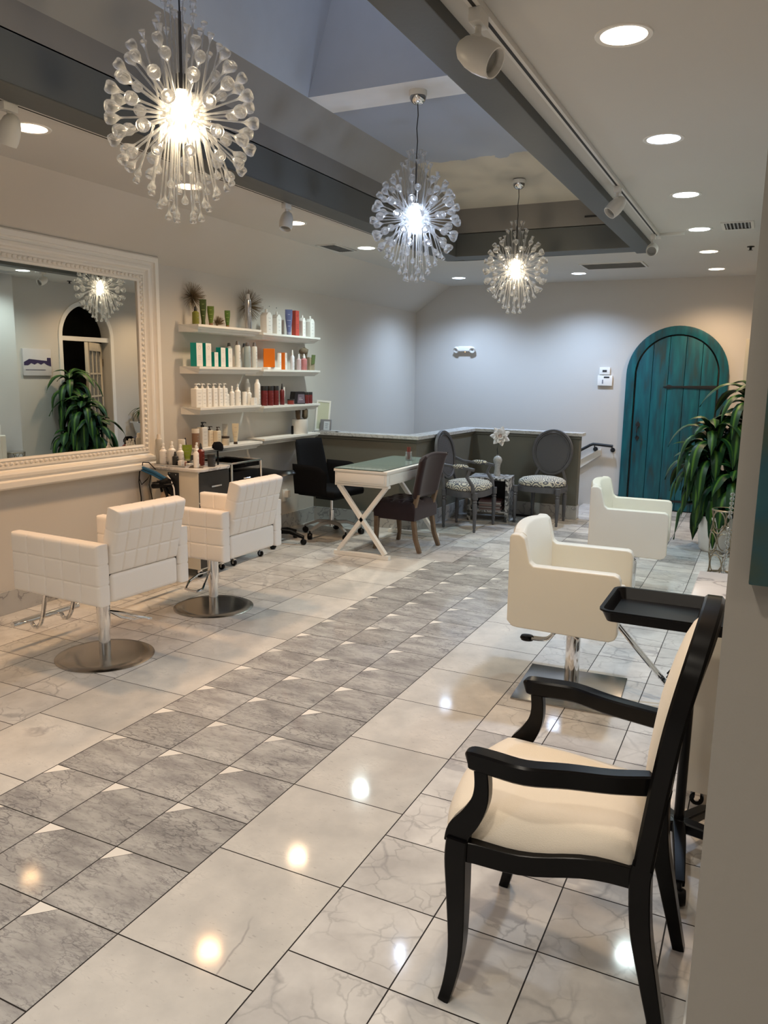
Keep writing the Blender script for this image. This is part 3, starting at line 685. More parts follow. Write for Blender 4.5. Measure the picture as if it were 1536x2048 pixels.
# ================================================================== TRACKS AND SPOTLIGHTS
def track(x, y0, y1, lab):
    t = thing('light_track', lab, 'light track', (x, y0, H), world=True)
    b = MB(); b.box(x-0.019, x+0.019, y0, y1, H-0.022, H); part(b, 'rail', M_track, t, bevel=0.002)
    b = MB(); b.box(x-0.006, x+0.006, y0+0.01, y1-0.03, H-0.0228, H-0.0222); part(b, 'slot', M_dark, t)
    return t
tl = track(-1.475, -0.4, 5.35, 'long white track fixed along the left beam')
tr_ = track(0.60, -0.4, 5.28, 'long white track fixed beside the right beam')
b = MB(); b.box(0.56, 0.80, 5.28, 5.31, H-0.02, H).box(0.585, 0.615, 5.26, 5.45, H-0.018, H)
part(b, 'feed_connector', M_track, tr_)
def spotlight(x, y, aim, lab, s=1.0):
    t = thing('track_spotlight', lab, 'spotlight', (x, y, H-0.022), group='white track spotlights')
    b = MB(); b.box(-0.017, 0.017, -0.035, 0.035, -0.035, 0.0); part(b, 'adapter', M_track, t, bevel=0.003)
    b = MB(); b.tube([(0, 0, -0.035), (0, 0, -0.075)], 0.009, 10); b.box(-0.014, 0.014, -0.022, 0.022, -0.085, -0.06); part(b, 'swivel', M_track, t, bevel=0.003)
    d = Vector(aim).normalized(); c = Vector((0, 0, -0.105)) + d*0.0
    q = d.to_track_quat('Z', 'Y').to_matrix().to_4x4(); q.translation = c
    b = MB(); b.lathe([(0.001, -0.065), (0.018, -0.060), (0.032, -0.045), (0.041, -0.02), (0.045, 0.01), (0.044, 0.04), (0.040, 0.062), (0.036, 0.062), (0.030, 0.03), (0.0, 0.025)], n=20, T=q)
    part(b, 'shade', M_track, t)
    b = MB(); b.lathe([(0.0, 0.046), (0.033, 0.046), (0.033, 0.04), (0.0, 0.04)], n=20, T=q); part(b, 'lamp_glass', M_glass, t)
    t.scale = (s, s, s)
    return t
spotlight(0.60, 1.04, (0.85, -0.10, -0.50), 'cone-shaped white spotlight at the near end of the right track', 1.15)
spotlight(0.60, 3.50, (-0.55, -0.45, -0.72), 'white spotlight halfway down the right track, next to the beam', 1.0)
spotlight(0.585, 5.20, (0.0, -0.9, -0.45), 'white spotlight at the far end of the right track facing the camera', 1.0)
spotlight(-1.475, 1.04, (-0.4, 0.0, -0.9), 'white spotlight hanging at the left picture edge', 1.0)
spotlight(-1.475, 3.17, (0.05, -0.35, -0.93), 'white spotlight halfway down the left track above the shelves', 1.0)

# ================================================================== VENTS
def vent(x, y, wx, wy, n, lab, along='x'):
    t = thing('ceiling_vent', lab, 'vent', (x, y, H), group='ceiling air vents')
    b = MB()
    f = 0.022
    b.box(-wx/2, wx/2, -wy/2, -wy/2+f, -0.008, 0).box(-wx/2, wx/2, wy/2-f, wy/2, -0.008, 0).box(-wx/2, -wx/2+f, -wy/2+f, wy/2-f, -0.008, 0).box(wx/2-f, wx/2, -wy/2+f, wy/2-f, -0.008, 0)
    part(b, 'vent_frame', M_track, t)
    b = MB(); b.box(-wx/2+f, wx/2-f, -wy/2+f, wy/2-f, -0.0015, -0.0005); part(b, 'vent_opening', M_dark, t)
    b = MB()
    for i in range(n):
        if along == 'x':
            y0 = -wy/2+f+(wy-2*f)*(i+0.5)/n; T = Matrix.Translation((0, y0, -0.006)) @ Matrix.Rotation(R(35), 4, 'X'); b.box(-wx/2+f, wx/2-f, -0.008, 0.008, -0.0008, 0.0008, T=T)
        else:
            x0 = -wx/2+f+(wx-2*f)*(i+0.5)/n; T = Matrix.Translation((x0, 0, -0.006)) @ Matrix.Rotation(R(35), 4, 'Y'); b.box(-0.008, 0.008, -wy/2+f, wy/2-f, -0.0008, 0.0008, T=T)
    part(b, 'louvres', M_ventgrey, t)
vent(-0.03, 7.0, 0.62, 0.42, 9, 'long rectangular ceiling vent in front of the far wall')
vent(1.185, 5.13, 0.22, 0.30, 7, 'small square ceiling vent near the right-hand downlights', 'y')
vent(-2.14, 5.03, 0.20, 0.42, 7, 'narrow ceiling vent above the product shelves', 'y')

# ================================================================== MIRROR ON THE LEFT WALL
def mirror():
    y0, y1, z0, z1 = 0.35, 3.305, 0.805, 2.385
    t = thing('wall_mirror', 'huge wall mirror in a wide white beaded frame on the left wall', 'mirror', (XL, 1.8, z0), world=True)
    fwid = 0.19
    x = XL + 0.004
    prof = [(0.0, 0.0), (0.0, 0.056), (0.012, 0.070), (0.046, 0.070), (0.048, 0.052), (0.056, 0.044), (0.070, 0.044), (0.074, 0.054), (0.092, 0.058), (0.104, 0.052), (0.112, 0.034), (0.122, 0.026), (0.128, 0.026), (0.130, 0.034), (0.142, 0.034), (0.144, 0.024), (0.172, 0.022), (0.176, 0.028), (fwid, 0.022), (fwid, 0.0)]
    rg = []
    for cyy, czz, sy, sz in ((y0, z0, 1, 1), (y1, z0, -1, 1), (y1, z1, -1, -1), (y0, z1, 1, -1)):
        rg.append([(x + h, cyy + sy*u, czz + sz*u) for u, h in prof])
    b = MB(); b.rings(rg, closed=True); part(b, 'frame', M_white, t, angle=25)
    b = MB(); r = 0.0115; g = fwid - 0.033
    ys = [y0+g + (y1-y0-2*g)*i/70 for i in range(71)]; zs = [z0+g + (z1-z0-2*g)*i/34 for i in range(35)]
    for yy in ys:
        for zz in (z0+g, z1-g): b.ball((x+0.028, yy, zz), r, 8, 5)
    for zz in zs[1:-1]:
        for yy in (y0+g, y1-g): b.ball((x+0.028, yy, zz), r, 8, 5)
    o = part(b, 'bead_row', M_white, t)
    b = MB(); q = fwid - 0.004; b.box(x+0.002, x+0.010, y0+q, y1-q, z0+q, z1-q); part(b, 'mirror_glass', M_mirror, t, smooth=False)
mirror()

# ================================================================== SHELVES
SH = [(1.915, 3.585, 4.44), (1.895, 4.47, 5.46), (1.588, 3.585, 4.44), (1.575, 4.47, 5.46), (1.262, 3.585, 4.43), (1.248, 4.47, 5.46), (0.935, 3.585, 4.44), (0.955, 4.47, 5.46)]
SHN = ['top left white moulded shelf holding green products', 'top right white moulded shelf holding white refill bottles', 'second left white shelf holding teal cartons', 'second right white shelf holding orange cartons',
       'third left white shelf holding white pump bottles', 'third right white shelf holding dark red jars', 'lowest left white shelf just above the black trolley', 'lowest right white shelf with only a pot of brushes']
for (z, y0, y1), lab in zip(SH, SHN):
    prof = [(0, 0), (0.20, 0), (0.20, -0.018), (0.188, -0.024), (0.182, -0.036), (0.165, -0.044), (0.160, -0.058), (0.0, -0.058)]
    b = MB()
    rg = []
    for yy, sgn in ((y0, 1), (y1, -1)):
        rg.append([(XL+u, yy + sgn*(0.20-u if u > 0.01 else (0 if v > -0.02 else 0.04)) * (1 if v < 0 and u > 0.01 else 0), z+v) for u, v in prof])
    b.rings(rg)
    solo(b, 'wall_shelf', M_white, lab, 'shelf', (XL, (y0+y1)/2, z-0.058), 'white moulded wall shelves', angle=20)

# ---- products
def dmat(rgb): return mat('plastic_%03d_%03d_%03d' % tuple(int(c*255) for c in rgb), rgb, 0.35)
GREEN = (0.10, 0.15, 0.015); DGREEN = (0.05, 0.075, 0.012); TEAL = (0.0, 0.33, 0.29); ORANGE = (0.80, 0.20, 0.008); RED = (0.13, 0.012, 0.012); BEIGE = (0.70, 0.62, 0.48); WHT = (0.83, 0.81, 0.77)
def prints(b, w_, h_, z0, face=0.0):
    """small lines of printed text on the +x side"""
def bottle(kind, x, y, z, w_, h_, lab, colr=WHT, capc=WHT, cat='bottle', group=None, rz=0.0, lblc=None):
    
    if rz == 0.0 and kind == 'cream_tube': rz = R(-50)
    t = thing(kind, lab, cat, (x, y, z), rz, group); r = w_/2; M1 = dmat(colr); M2 = dmat(capc)
    lb = lblc or (0.30, 0.30, 0.31)
    def label(px, ww, z0, z1, k=3, mt=None):
        bb = MB()
        for i in range(k):
            zz = z0 + (z1-z0)*i/max(1, k-1); q = ww*(0.5 if i % 2 else 0.32)
            bb.box(px, px+0.0006, -q, q, zz, zz+h_*0.012)
        part(bb, 'label_print', dmat(lb), t, smooth=False)
    if kind == 'pump_bottle':
        hb = h_*0.80
        b = MB(); b.box(-r*0.8, r*0.8, -r, r, 0, hb); part(b, 'body', M1, t, bevel=r*0.22, seg=3)
        label(r*0.8, w_*0.6, hb*0.2, hb*0.75, 4)
        b = MB(); b.lathe([(r*0.42, hb), (r*0.42, hb+h_*0.07), (r*0.16, hb+h_*0.08), (r*0.16, h_*0.94), (r*0.35, h_*0.95), (r*0.35, h_)], n=12)
        b.tube([(0, 0, h_*0.975), (0, r*0.9, h_*0.98), (0, r*1.3, h_*0.95)], r*0.13, 6); part(b, 'pump', M2, t)
    elif kind in ('spray_bottle', 'dropper_bottle'):
        hb = h_*0.70
        b = MB(); b.lathe([(0, 0), (r*0.9, 0), (r, h_*0.03), (r, hb*0.92), (r*0.55, hb*1.02), (r*0.4, hb*1.06)], n=16); part(b, 'body', M1, t)
        label(r*0.99, w_*0.5, hb*0.25, hb*0.75, 3)
        b = MB(); b.lathe([(r*0.48, hb*1.04), (r*0.48, hb*1.14), (r*0.30 if kind == 'spray_bottle' else r*0.4, hb*1.17), (r*0.26, h_*0.97), (r*0.08, h_)], n=12)
        if kind == 'spray_bottle': b.box(-r*0.2, r*0.2, -r*0.3, r*0.45, h_*0.90, h_*0.985)
        part(b, 'nozzle', M2, t)
    elif kind == 'refill_bottle':
        hb = h_*0.78
        b = MB(); b.prism([(-r, 0), (r, 0), (r, hb*0.93), (r*0.35, h_*0.87), (-r*0.35, h_*0.87), (-r, hb*0.93)], 'x', -r*0.75, r*0.75); part(b, 'body', M1, t, bevel=r*0.12)
        b = MB(); b.lathe([(r*0.25, h_*0.86), (r*0.25, h_), (0.0, h_)], n=12); part(b, 'cap', M2, t)
        label(r*0.75, w_*0.4, hb*0.2, hb*0.8, 4)
    elif kind == 'aerosol_can':
        b = MB(); b.lathe([(0, 0), (r*0.95, 0), (r, h_*0.01), (r, h_*0.80), (r*0.8, h_*0.845)], n=20); part(b, 'body', M1 if colr[0] < 5 else M1, t)
        b = MB(); b.lathe([(r*0.80, h_*0.845), (r*0.62, h_*0.87), (r*0.55, h_*0.97), (r*0.4, h_), (0, h_)], n=16); part(b, 'cap', M2, t)
        label(r*0.99, w_*0.45, h_*0.2, h_*0.6, 4)
    elif kind == 'cream_tube':
        b = MB(); n = 12; rg = []
        for i in range(9):
            f = i/8; a = r*(0.55+0.45*min(1, f*1.5)); bq = r*0.5*(1-f)+0.0012
            rg.append([(bq*math.cos(2*PI*k/n), a*math.sin(2*PI*k/n), h_*(0.10+0.90*f)) for k in range(n)])
        b.rings(rg); part(b, 'body', M1, t)
        b = MB(); b.lathe([(0, 0), (r*0.62, 0), (r*0.6, h_*0.12), (0, h_*0.12)], n=14); part(b, 'cap', M2, t)
        label(r*0.42, w_*0.5, h_*0.35, h_*0.8, 3)
    elif kind == 'jar':
        b = MB(); b.lathe([(0, 0), (r*0.95, 0), (r, h_*0.04), (r, h_*0.76), (r*0.9, h_*0.80)], n=20); part(b, 'body', M1, t)
        b = MB(); b.lathe([(r*1.02, h_*0.77), (r*1.02, h_*0.98), (r*0.97, h_), (0, h_)], n=20); part(b, 'lid', M2, t)
        label(r*0.99, w_*0.5, h_*0.15, h_*0.6, 4)
    elif kind == 'carton':
        b = MB(); b.box(-r*0.75, r*0.75, -r, r, 0, h_); part(b, 'box', M1, t, bevel=0.0015, smooth=False)
        b = MB(); b.box(r*0.75, r*0.75+0.0008, -r*0.98, r*0.98, h_*0.01, h_*0.99); part(b, 'front_panel', M2, t, smooth=False)
        b = MB()
        bb = MB(); rr_ = w_*0.16
        bb.tube([(r*0.75+0.001, rr_*math.cos(2*PI*i/16), h_*0.8+rr_*1.2*math.sin(2*PI*i/16)) for i in range(16)], w_*0.012, 4, closed=True, upv=(1, 0, 0))
        for i in range(3): bb.box(r*0.75+0.0008, r*0.75+0.0014, -w_*0.25, w_*0.25, h_*(0.3+0.07*i), h_*(0.31+0.07*i))
        part(bb, 'label_print', dmat(lb), t, smooth=False)
    return t
X1 = -2.64
BLK = (0.02, 0.02, 0.02); BRN = (0.05, 0.035, 0.025)
z = 1.915
bottle('dropper_bottle', -2.615, 3.615, z, .055, .139, 'olive green bottle with black cap at the left end of the top shelf', (0.22, 0.22, 0.03), BLK)
bottle('cream_tube', -2.60, 3.69, z, .053, .197, 'tall dark green tube behind the olive bottle on the top shelf', DGREEN, DGREEN, 'tube', lblc=(0.5, 0.55, 0.2))
bottle('cream_tube', -2.60, 3.785, z, .054, .152, 'green tube with rosy base right of the olive bottle', GREEN, (0.25, 0.12, 0.07), 'tube', lblc=(0.5, 0.55, 0.2))
bottle('cream_tube', -2.62, 4.03, z, .046, .137, 'short green tube standing alone mid top shelf', (0.07, 0.14, 0.02), (0.28, 0.15, 0.06), 'tube', lblc=(0.5, 0.55, 0.2))
t = bottle('aerosol_can', -2.60, 4.296, z, .057, .295, 'tall shiny silver spray can on the top shelf', (0.55, 0.55, 0.56), (0.5, 0.5, 0.5), 'spray can')
t.children[0].data.materials[0] = mat('satin_silver', (0.45, 0.45, 0.46), 0.22, 0.9)
z = 1.895
bottle('refill_bottle', -2.61, 4.585, z, .094, .21, 'white square-shouldered refill bottle, leftmost on the top right shelf', group='white refill bottles')
bottle('refill_bottle', -2.61, 4.75, z, .077, .20, 'white square-shouldered refill bottle left of the blue package', group='white refill bottles')
t = bottle('cream_tube', -2.61, 4.955, z, .068, .235, 'blue-violet pointed package among the white bottles', (0.13, 0.15, 0.30), (0.30, 0.32, 0.45), 'package', lblc=(0.7, 0.7, 0.8))
bottle('carton', -2.62, 5.085, z, .061, .234, 'coral red hourglass-printed box on the top right shelf', (0.55, 0.08, 0.05), (0.50, 0.07, 0.05), 'box', lblc=(0.05, 0.03, 0.04))
bottle('refill_bottle', -2.60, 5.18, z, .056, .20, 'white square-shouldered bottle right beside the coral box', group='white refill bottles')
bottle('refill_bottle', -2.60, 5.32, z, .080, .20, 'white square-shouldered bottle at the right end of the top shelf', group='white refill bottles')
z = 1.588
for y, w_, h_, lab in ((3.62, .092, .184, 'tall teal and white carton, first on the second shelf'), (3.735, .085, .186, 'tall teal and white carton, second on the second shelf'), (3.845, .060, .118, 'smallest teal and white carton on the second shelf'), (3.93, .075, .158, 'mid-height teal and white carton with an oval emblem, left one'), (4.03, .066, .157, 'mid-height teal and white carton with an oval emblem, right one')):
    t = bottle('carton', X1+0.02, y, z, w_*0.86, h_, lab, TEAL, (0.80, 0.78, 0.74), 'carton', 'teal cartons on the second shelf', rz=R(2), lblc=(0.35, 0.42, 0.42))
for x, y, w_, h_, c, lab in ((-2.70, 4.15, .047, .205, (0.42, 0.47, 0.48), 'slim grey-blue spray can, leftmost and partly behind a carton'), (-2.64, 4.19, .050, .222, (0.74, 0.74, 0.71), 'tall white spray can with dark cap, left of the grey-blue one'), (-2.61, 4.29, .058, .213, (0.33, 0.40, 0.42), 'grey-blue spray can with black nozzle in front'), (-2.70, 4.37, .045, .21, (0.60, 0.62, 0.61), 'pale spray can half hidden behind the grey-blue one'), (-2.61, 4.395, .049, .217, (0.68, 0.71, 0.69), 'white spray can at the right end of the second left shelf')):
    bottle('aerosol_can', x, y, z, w_, h_, lab, c, (0.10, 0.09, 0.09), 'spray can', 'spray cans on the second shelf')
z = 1.575
t = bottle('carton', -2.63, 4.65, z+0.02, .135, .165, 'big double orange and white carton on the second right shelf', ORANGE, WHT, 'carton', 'orange cartons', lblc=(0.55, 0.3, 0.2), rz=R(36))
b = MB(); b.box(-2.70, -2.58, 4.56, 4.76, z, z+0.02); solo(b, 'display_tray', M_cap, 'low white tray under the big orange carton', 'tray', (-2.64, 4.66, z), bevel=0.002)
bottle('carton', -2.62, 4.865, z, .080, .156, 'small orange and white carton right of the big one', ORANGE, WHT, 'carton', 'orange cartons', lblc=(0.55, 0.3, 0.2), rz=R(20))
bottle('carton', -2.60, 4.745+0.03, z, .03, .15, 'narrow white carton between the two orange cartons', WHT, WHT, 'carton')
bottle('dropper_bottle', -2.60, 4.998, z, .040, .188, 'slender white bottle with a pointed tip beside the orange cartons', (0.70, 0.72, 0.78), WHT)
bottle('dropper_bottle', -2.60, 5.112, z, .045, .152, 'pale pink bottle, left of the pink pair', (0.62, 0.50, 0.52), (0.7, 0.66, 0.66), group='pink bottles')
bottle('dropper_bottle', -2.60, 5.207, z, .062, .156, 'rosier pink bottle, right of the pink pair', (0.55, 0.22, 0.22), (0.7, 0.66, 0.66), group='pink bottles')
# paper bag with a green tube and brown tissue
t = thing('gift_bag', 'kraft paper gift bag with green label at the end of the second shelf', 'bag', (-2.63, 5.36, z))
b = MB(); b.prism([(-.045, 0), (.045, 0), (.052, .12), (.03, .125), (0, .118), (-.05, .125)], 'x', -.03, .03); part(b, 'bag', mat('kraft_paper', (0.30, 0.24, 0.16), 0.85, noise=(30, 0.25)), t, smooth=False)
b = MB(); b.prism([(-.02, .055), (.04, .065), (.055, .15), (-.01, .15)], 'x', .031, .036); part(b, 'green_label', dmat((0.10, 0.14, 0.03)), t)
b = MB(); b.ball((-0.01, -.10, .18), .045, 10, 6, 0.75); b.prism([(-.15, .13), (-.10, .22), (-.02, .20), (-.05, .12)], 'x', -.01, .0); part(b, 'tissue', mat('brown_tissue', (0.16, 0.12, 0.08), 0.9, noise=(30, 0.3)), t)
z = 1.262; xs3 = -2.655
pumps = [(3.625, .075), (3.70, .052), (3.77, .052), (3.845, .054), (3.92, .052), (3.985, .05)]
names = ['first from the left', 'second from the left', 'third from the left', 'fourth from the left', 'fifth from the left', 'last of the row']
for (y, w_), nm in zip(pumps, names):
    bottle('pump_bottle', xs3+0.02, y, z, w_, .19, 'white pump bottle on the third shelf, %s' % nm, group='white pump bottles on the third shelf')
for y, w_, h_, k, lab in ((4.05, .04, .14, 'spray_bottle', 'short white bottle right of the pump bottles'), (4.12, .045, .17, 'spray_bottle', 'short white bottle with frosted cap, third shelf'), (4.20, .055, .186, 'spray_bottle', 'tapered white spray bottle, tallest in the middle of the third shelf'), (4.30, .042, .115, 'jar', 'small white canister on the third shelf'), (4.365, .05, .155, 'spray_bottle', 'white spray bottle next to the tall white can'), (4.35, .045, .065, 'carton', 'tiny white carton in front on the third shelf')):
    bottle(k, xs3 if k != 'carton' else -2.59, y, z, w_, h_, lab, cat='bottle' if k != 'carton' else 'carton', group='small white products on the third shelf')
bottle('aerosol_can', -2.70, 4.41, z, .05, .225, 'tall white can half hidden at the back of the third shelf', (0.7, 0.68, 0.64), WHT, 'spray can')
bottle('aerosol_can', -2.63, 4.40+0.06, z-0.0, .054, .225, 'tall white cylinder can at the right end of the third left shelf', WHT, WHT, 'spray can')
z = 1.248
for y, w_, lab in ((4.575, .060, 'tall dark red jar with black lid, left of three'), (4.665, .066, 'tall dark red jar with black lid, middle of three'), (4.76, .060, 'tall dark red jar with black lid, right of three')):
    bottle('jar', xs3+0.02, y, z, w_, .178, lab, RED, BLK, 'jar', 'tall dark red jars', lblc=(0.35, 0.08, 0.07))
bottle('dropper_bottle', xs3+0.02, 4.87, z, .045, .20, 'dark red bottle with black pump beside the tall red jars', RED, BLK, lblc=(0.35, 0.08, 0.07))
bottle('cream_tube', xs3, 4.93, z, .022, .165, 'slim white tube beside the dark red pump bottle', cat='tube')
bottle('jar', xs3+0.02, 5.02, z, .066, .05, 'small flat red jar with black lid', (0.25, 0.04, 0.03), BLK, 'jar')
t = thing('product_kit', 'black boxed kit with a clear lilac window on the third right shelf', 'box', (xs3+.01, 5.15, z), R(-20))
b = MB(); b.prism([(-.07, 0), (.07, 0), (.062, .12), (-.05, .12)], 'x', -.04, .04); part(b, 'box', dmat((0.018, 0.016, 0.02)), t, smooth=False, bevel=.003)
b = MB(); b.prism([(-.03, .01), (.062, .01), (.056, .095), (-.02, .095)], 'x', .041, .043); part(b, 'window', dmat((0.16, 0.13, 0.17)), t, smooth=False)
b = MB(); b.box(.043, .044, -.01, .035, .04, .046).box(.043, .044, -.01, .02, .055, .06); part(b, 'label_print', dmat((0.5, 0.45, 0.5)), t, smooth=False)
bottle('jar', xs3+0.01, 5.315, z, .058, .112, 'mid-size dark red jar with black lid, left of the end pair', RED, BLK, 'jar', 'mid-size dark red jars', lblc=(0.35, 0.08, 0.07))
bottle('jar', xs3+0.01, 5.385, z, .058, .112, 'mid-size dark red jar with black lid, at the shelf end', RED, BLK, 'jar', 'mid-size dark red jars', lblc=(0.35, 0.08, 0.07))
z = 0.955
t = thing('brush_pot', 'wide white pot standing on the lowest right shelf', 'pot', (-2.645, 5.20, z))
b = MB(); b.lathe([(0, 0), (.076, 0), (.079, .005), (.079, .145), (.074, .145), (.074, .02), (0, .02)], n=28); part(b, 'pot_body', M_pot, t)
for i, (dx, dy, ang, lean, lab) in enumerate(((.025, -.055, 0, -.22, 'leftmost hair brush leaning in the white pot'), (-.01, -.01, 0, -.10, 'wooden hair brush in the middle of the white pot'), (-.035, .035, 0, .02, 'dark hair brush in the white pot'), (.03, .045, 0, .10, 'fat round brush with shiny gold barrel in the white pot'))):
    tb = thing('hair_brush', lab, 'hair brush', (-2.645+dx, 5.20+dy*0.7, z+.025), group='hair brushes in the white pot')
    tb.rotation_euler = (-lean, 0, 0)
    b = MB(); b.tube([(0, 0, 0), (0, 0, .13)], .008, 8); part(b, 'handle', M_oak, tb)
    b = MB(); b.lathe([(0, .12), (.018, .125), (.030 if i == 3 else .022, .14), (.030 if i == 3 else .022, .205), (.014, .222), (0, .224)], n=14); part(b, 'brush_head', M_champ if i == 3 else mat('brush_brown', (0.09, 0.055, 0.03), 0.7, noise=(40, 0.4)), tb)
b = MB(); b.lathe([(0, 0), (.012, 0), (.012, .08), (0, .085)], (-2.66, 5.085, z), n=10); solo(b, 'comb_case', M_black, 'small black stick beside the white brush pot', 'case', (-2.66, 5.085, z))
# frames on the ledge
t = thing('picture_frame', 'tall white framed certificate leaning behind the lowest right shelf', 'picture frame', (-2.69, 5.70, .95))
T = Matrix.Rotation(R(-9), 4, 'X') @ Matrix.Rotation(R(28), 4, 'Z')
b = MB()
for a in ((-.075, .075, 0, .02), (-.075, .075, .30, .32)): b.box(a[0], a[1], -.008, .008, a[2], a[3], T=T)
for a in ((-.075, -.058), (.058, .075)): b.box(a[0], a[1], -.008, .008, .02, .30, T=T)
part(b, 'frame', M_white, t, smooth=False)
b = MB(); b.box(-.058, .058, -.004, .004, .02, .30, T=T); part(b, 'certificate', mat('cream_paper', (0.55, 0.56, 0.42), 0.8), t, smooth=False)
t = thing('small_frame', 'small silver-grey frame with a white card on the ledge', 'picture frame', (-2.625, 5.665, .95))
T = Matrix.Rotation(R(-8), 4, 'X')
b = MB(); b.box(-.065, .065, -.006, .006, 0, .125, T=T); part(b, 'frame', mat('pewter', (0.30, 0.30, 0.32), 0.4, 0.4), t, bevel=.002)
b = MB(); b.box(-.02, .05, -.008, -.0062, .015, .105, T=T); part(b, 'card', mat('card_white', (0.6, 0.66, 0.72), 0.7), t, smooth=False)
b = MB(); b.box(-.002, .035, -.0088, -.0082, .075, .08, T=T).box(-.002, .03, -.0088, -.0082, .055, .06, T=T).box(.0, .03, -.0088, -.0082, .035, .04, T=T); part(b, 'card_print', dmat((0.2, 0.24, 0.32)), t, smooth=False)
b = MB(); b.box(-2.67, -2.49, 5.63, 5.70, .951, .958); b.box(-2.66, -2.46, 5.635, 5.71, .958, .963); solo(b, 'leaflet_stack', mat('leaflet_paper', (0.42, 0.43, 0.45), 0.7), 'loose leaflets lying flat on the marble ledge', 'leaflets', (-2.57, 5.665, .951), smooth=False)
# lowest left shelf
z = 0.935
bottle('pump_bottle', -2.66, 3.72, z, .072, .205, 'clear white bottle with a tall black pump above the cabinet', (0.66, 0.64, 0.60), BLK)
bottle('pump_bottle', -2.66, 3.81, z, .056, .165, 'beige pump bottle with brown pump, left of the beige pair', BEIGE, BRN, group='beige pump bottles')
bottle('pump_bottle', -2.615, 3.855, z, .052, .16, 'beige pump bottle with brown pump, right of the beige pair', BEIGE, BRN, group='beige pump bottles')
bottle('jar', -2.60, 3.945, z, .064, .078, 'low beige jar with brown lid beside the pump bottles', BEIGE, BRN, 'jar')
bottle('cream_tube', -2.66, 4.02, z, .046, .175, 'tall translucent tube behind the beige jar', (0.55, 0.52, 0.44), (0.5, 0.48, 0.4), 'tube')
bottle('cream_tube', -2.60, 4.085, z, .056, .178, 'tall cream tube with brown cap and round emblem', (0.66, 0.58, 0.42), BRN, 'tube')
# brass starbursts on the wall
def starburst(y, zz, r, lab, n=200, x=XL+0.03, half=False):
    t = thing('brass_starburst', lab, 'wall ornament', (x, y, zz), group='brass starburst ornaments')
    b = MB(); rnd = random.Random(int(y*100)); k = 0
    b.ball((0, 0, 0), 0.012, 8, 6)
    for i in range(n):
        u = rnd.uniform(-0.1, 1.0); a = rnd.uniform(0, 2*PI); rr = math.sqrt(max(0, 1-u*u)); d = Vector((u*0.75, rr*math.cos(a), rr*math.sin(a))).normalized()
        if half: d.z = abs(d.z)
        L_ = r*rnd.uniform(0.85, 1.02); b.tube([d*0.005, d*L_*0.5, d*L_], [0.0015, 0.0013, 0.0008], 4)
    part(b, 'spines', M_gold, t)
starburst(3.72, 2.14, .118, 'brass spiky starburst on the wall above the left end of the top shelf')
starburst(4.47, 2.13, .150, 'larger brass spiky starburst behind the silver can')
starburst(3.955, 1.935, .072, 'small brass starburst lying on the top shelf beside the short green tube', 120, -2.67, True)
b = MB()
b.tube([(XL, 4.86, 2.155), (XL+.006, 4.86, 2.155)], .004, 8).tube([(XL, 4.98, 2.15), (XL+.006, 4.98, 2.15)], .005, 8)
solo(b, 'wall_screws', M_ventgrey, 'pair of small screws in the wall above the refill bottles', 'screws', (XL, 4.92, 2.15))

# ================================================================== LEFT STATION: CABINET, TRAY, TOOLS
CX0, CX1, CY0, CY1, CZ = -2.685, -2.235, 3.13, 3.50, 0.835
def caster(parent, x, y, r=0.025, zt=0.075, name='caster'):
    b = MB(); b.lathe([(0, -.011), (r*.8, -.011), (r, -.008), (r, .008), (r*.8, .011), (0, .011)], n=16, T=Matrix.Translation((x, y, r)) @ Matrix.Rotation(PI/2, 4, 'X'))
    o = part(b, name, M_black, parent)
    b = MB(); b.tube([(x, y, r*1.6), (x, y, zt)], .007, 8); b.box(x-.006, x+.012, y-.016, y+.016, r*1.2, r*2.2); part(b, 'caster_fork', M_chrome, o)
    b = MB(); b.lathe([(0, -.0125), (r*.35, -.0125), (r*.35, .0125), (0, .0125)], n=10, T=Matrix.Translation((x, y, r)) @ Matrix.Rotation(PI/2, 4, 'X')); part(b, 'hub_cap', M_chrome, o)
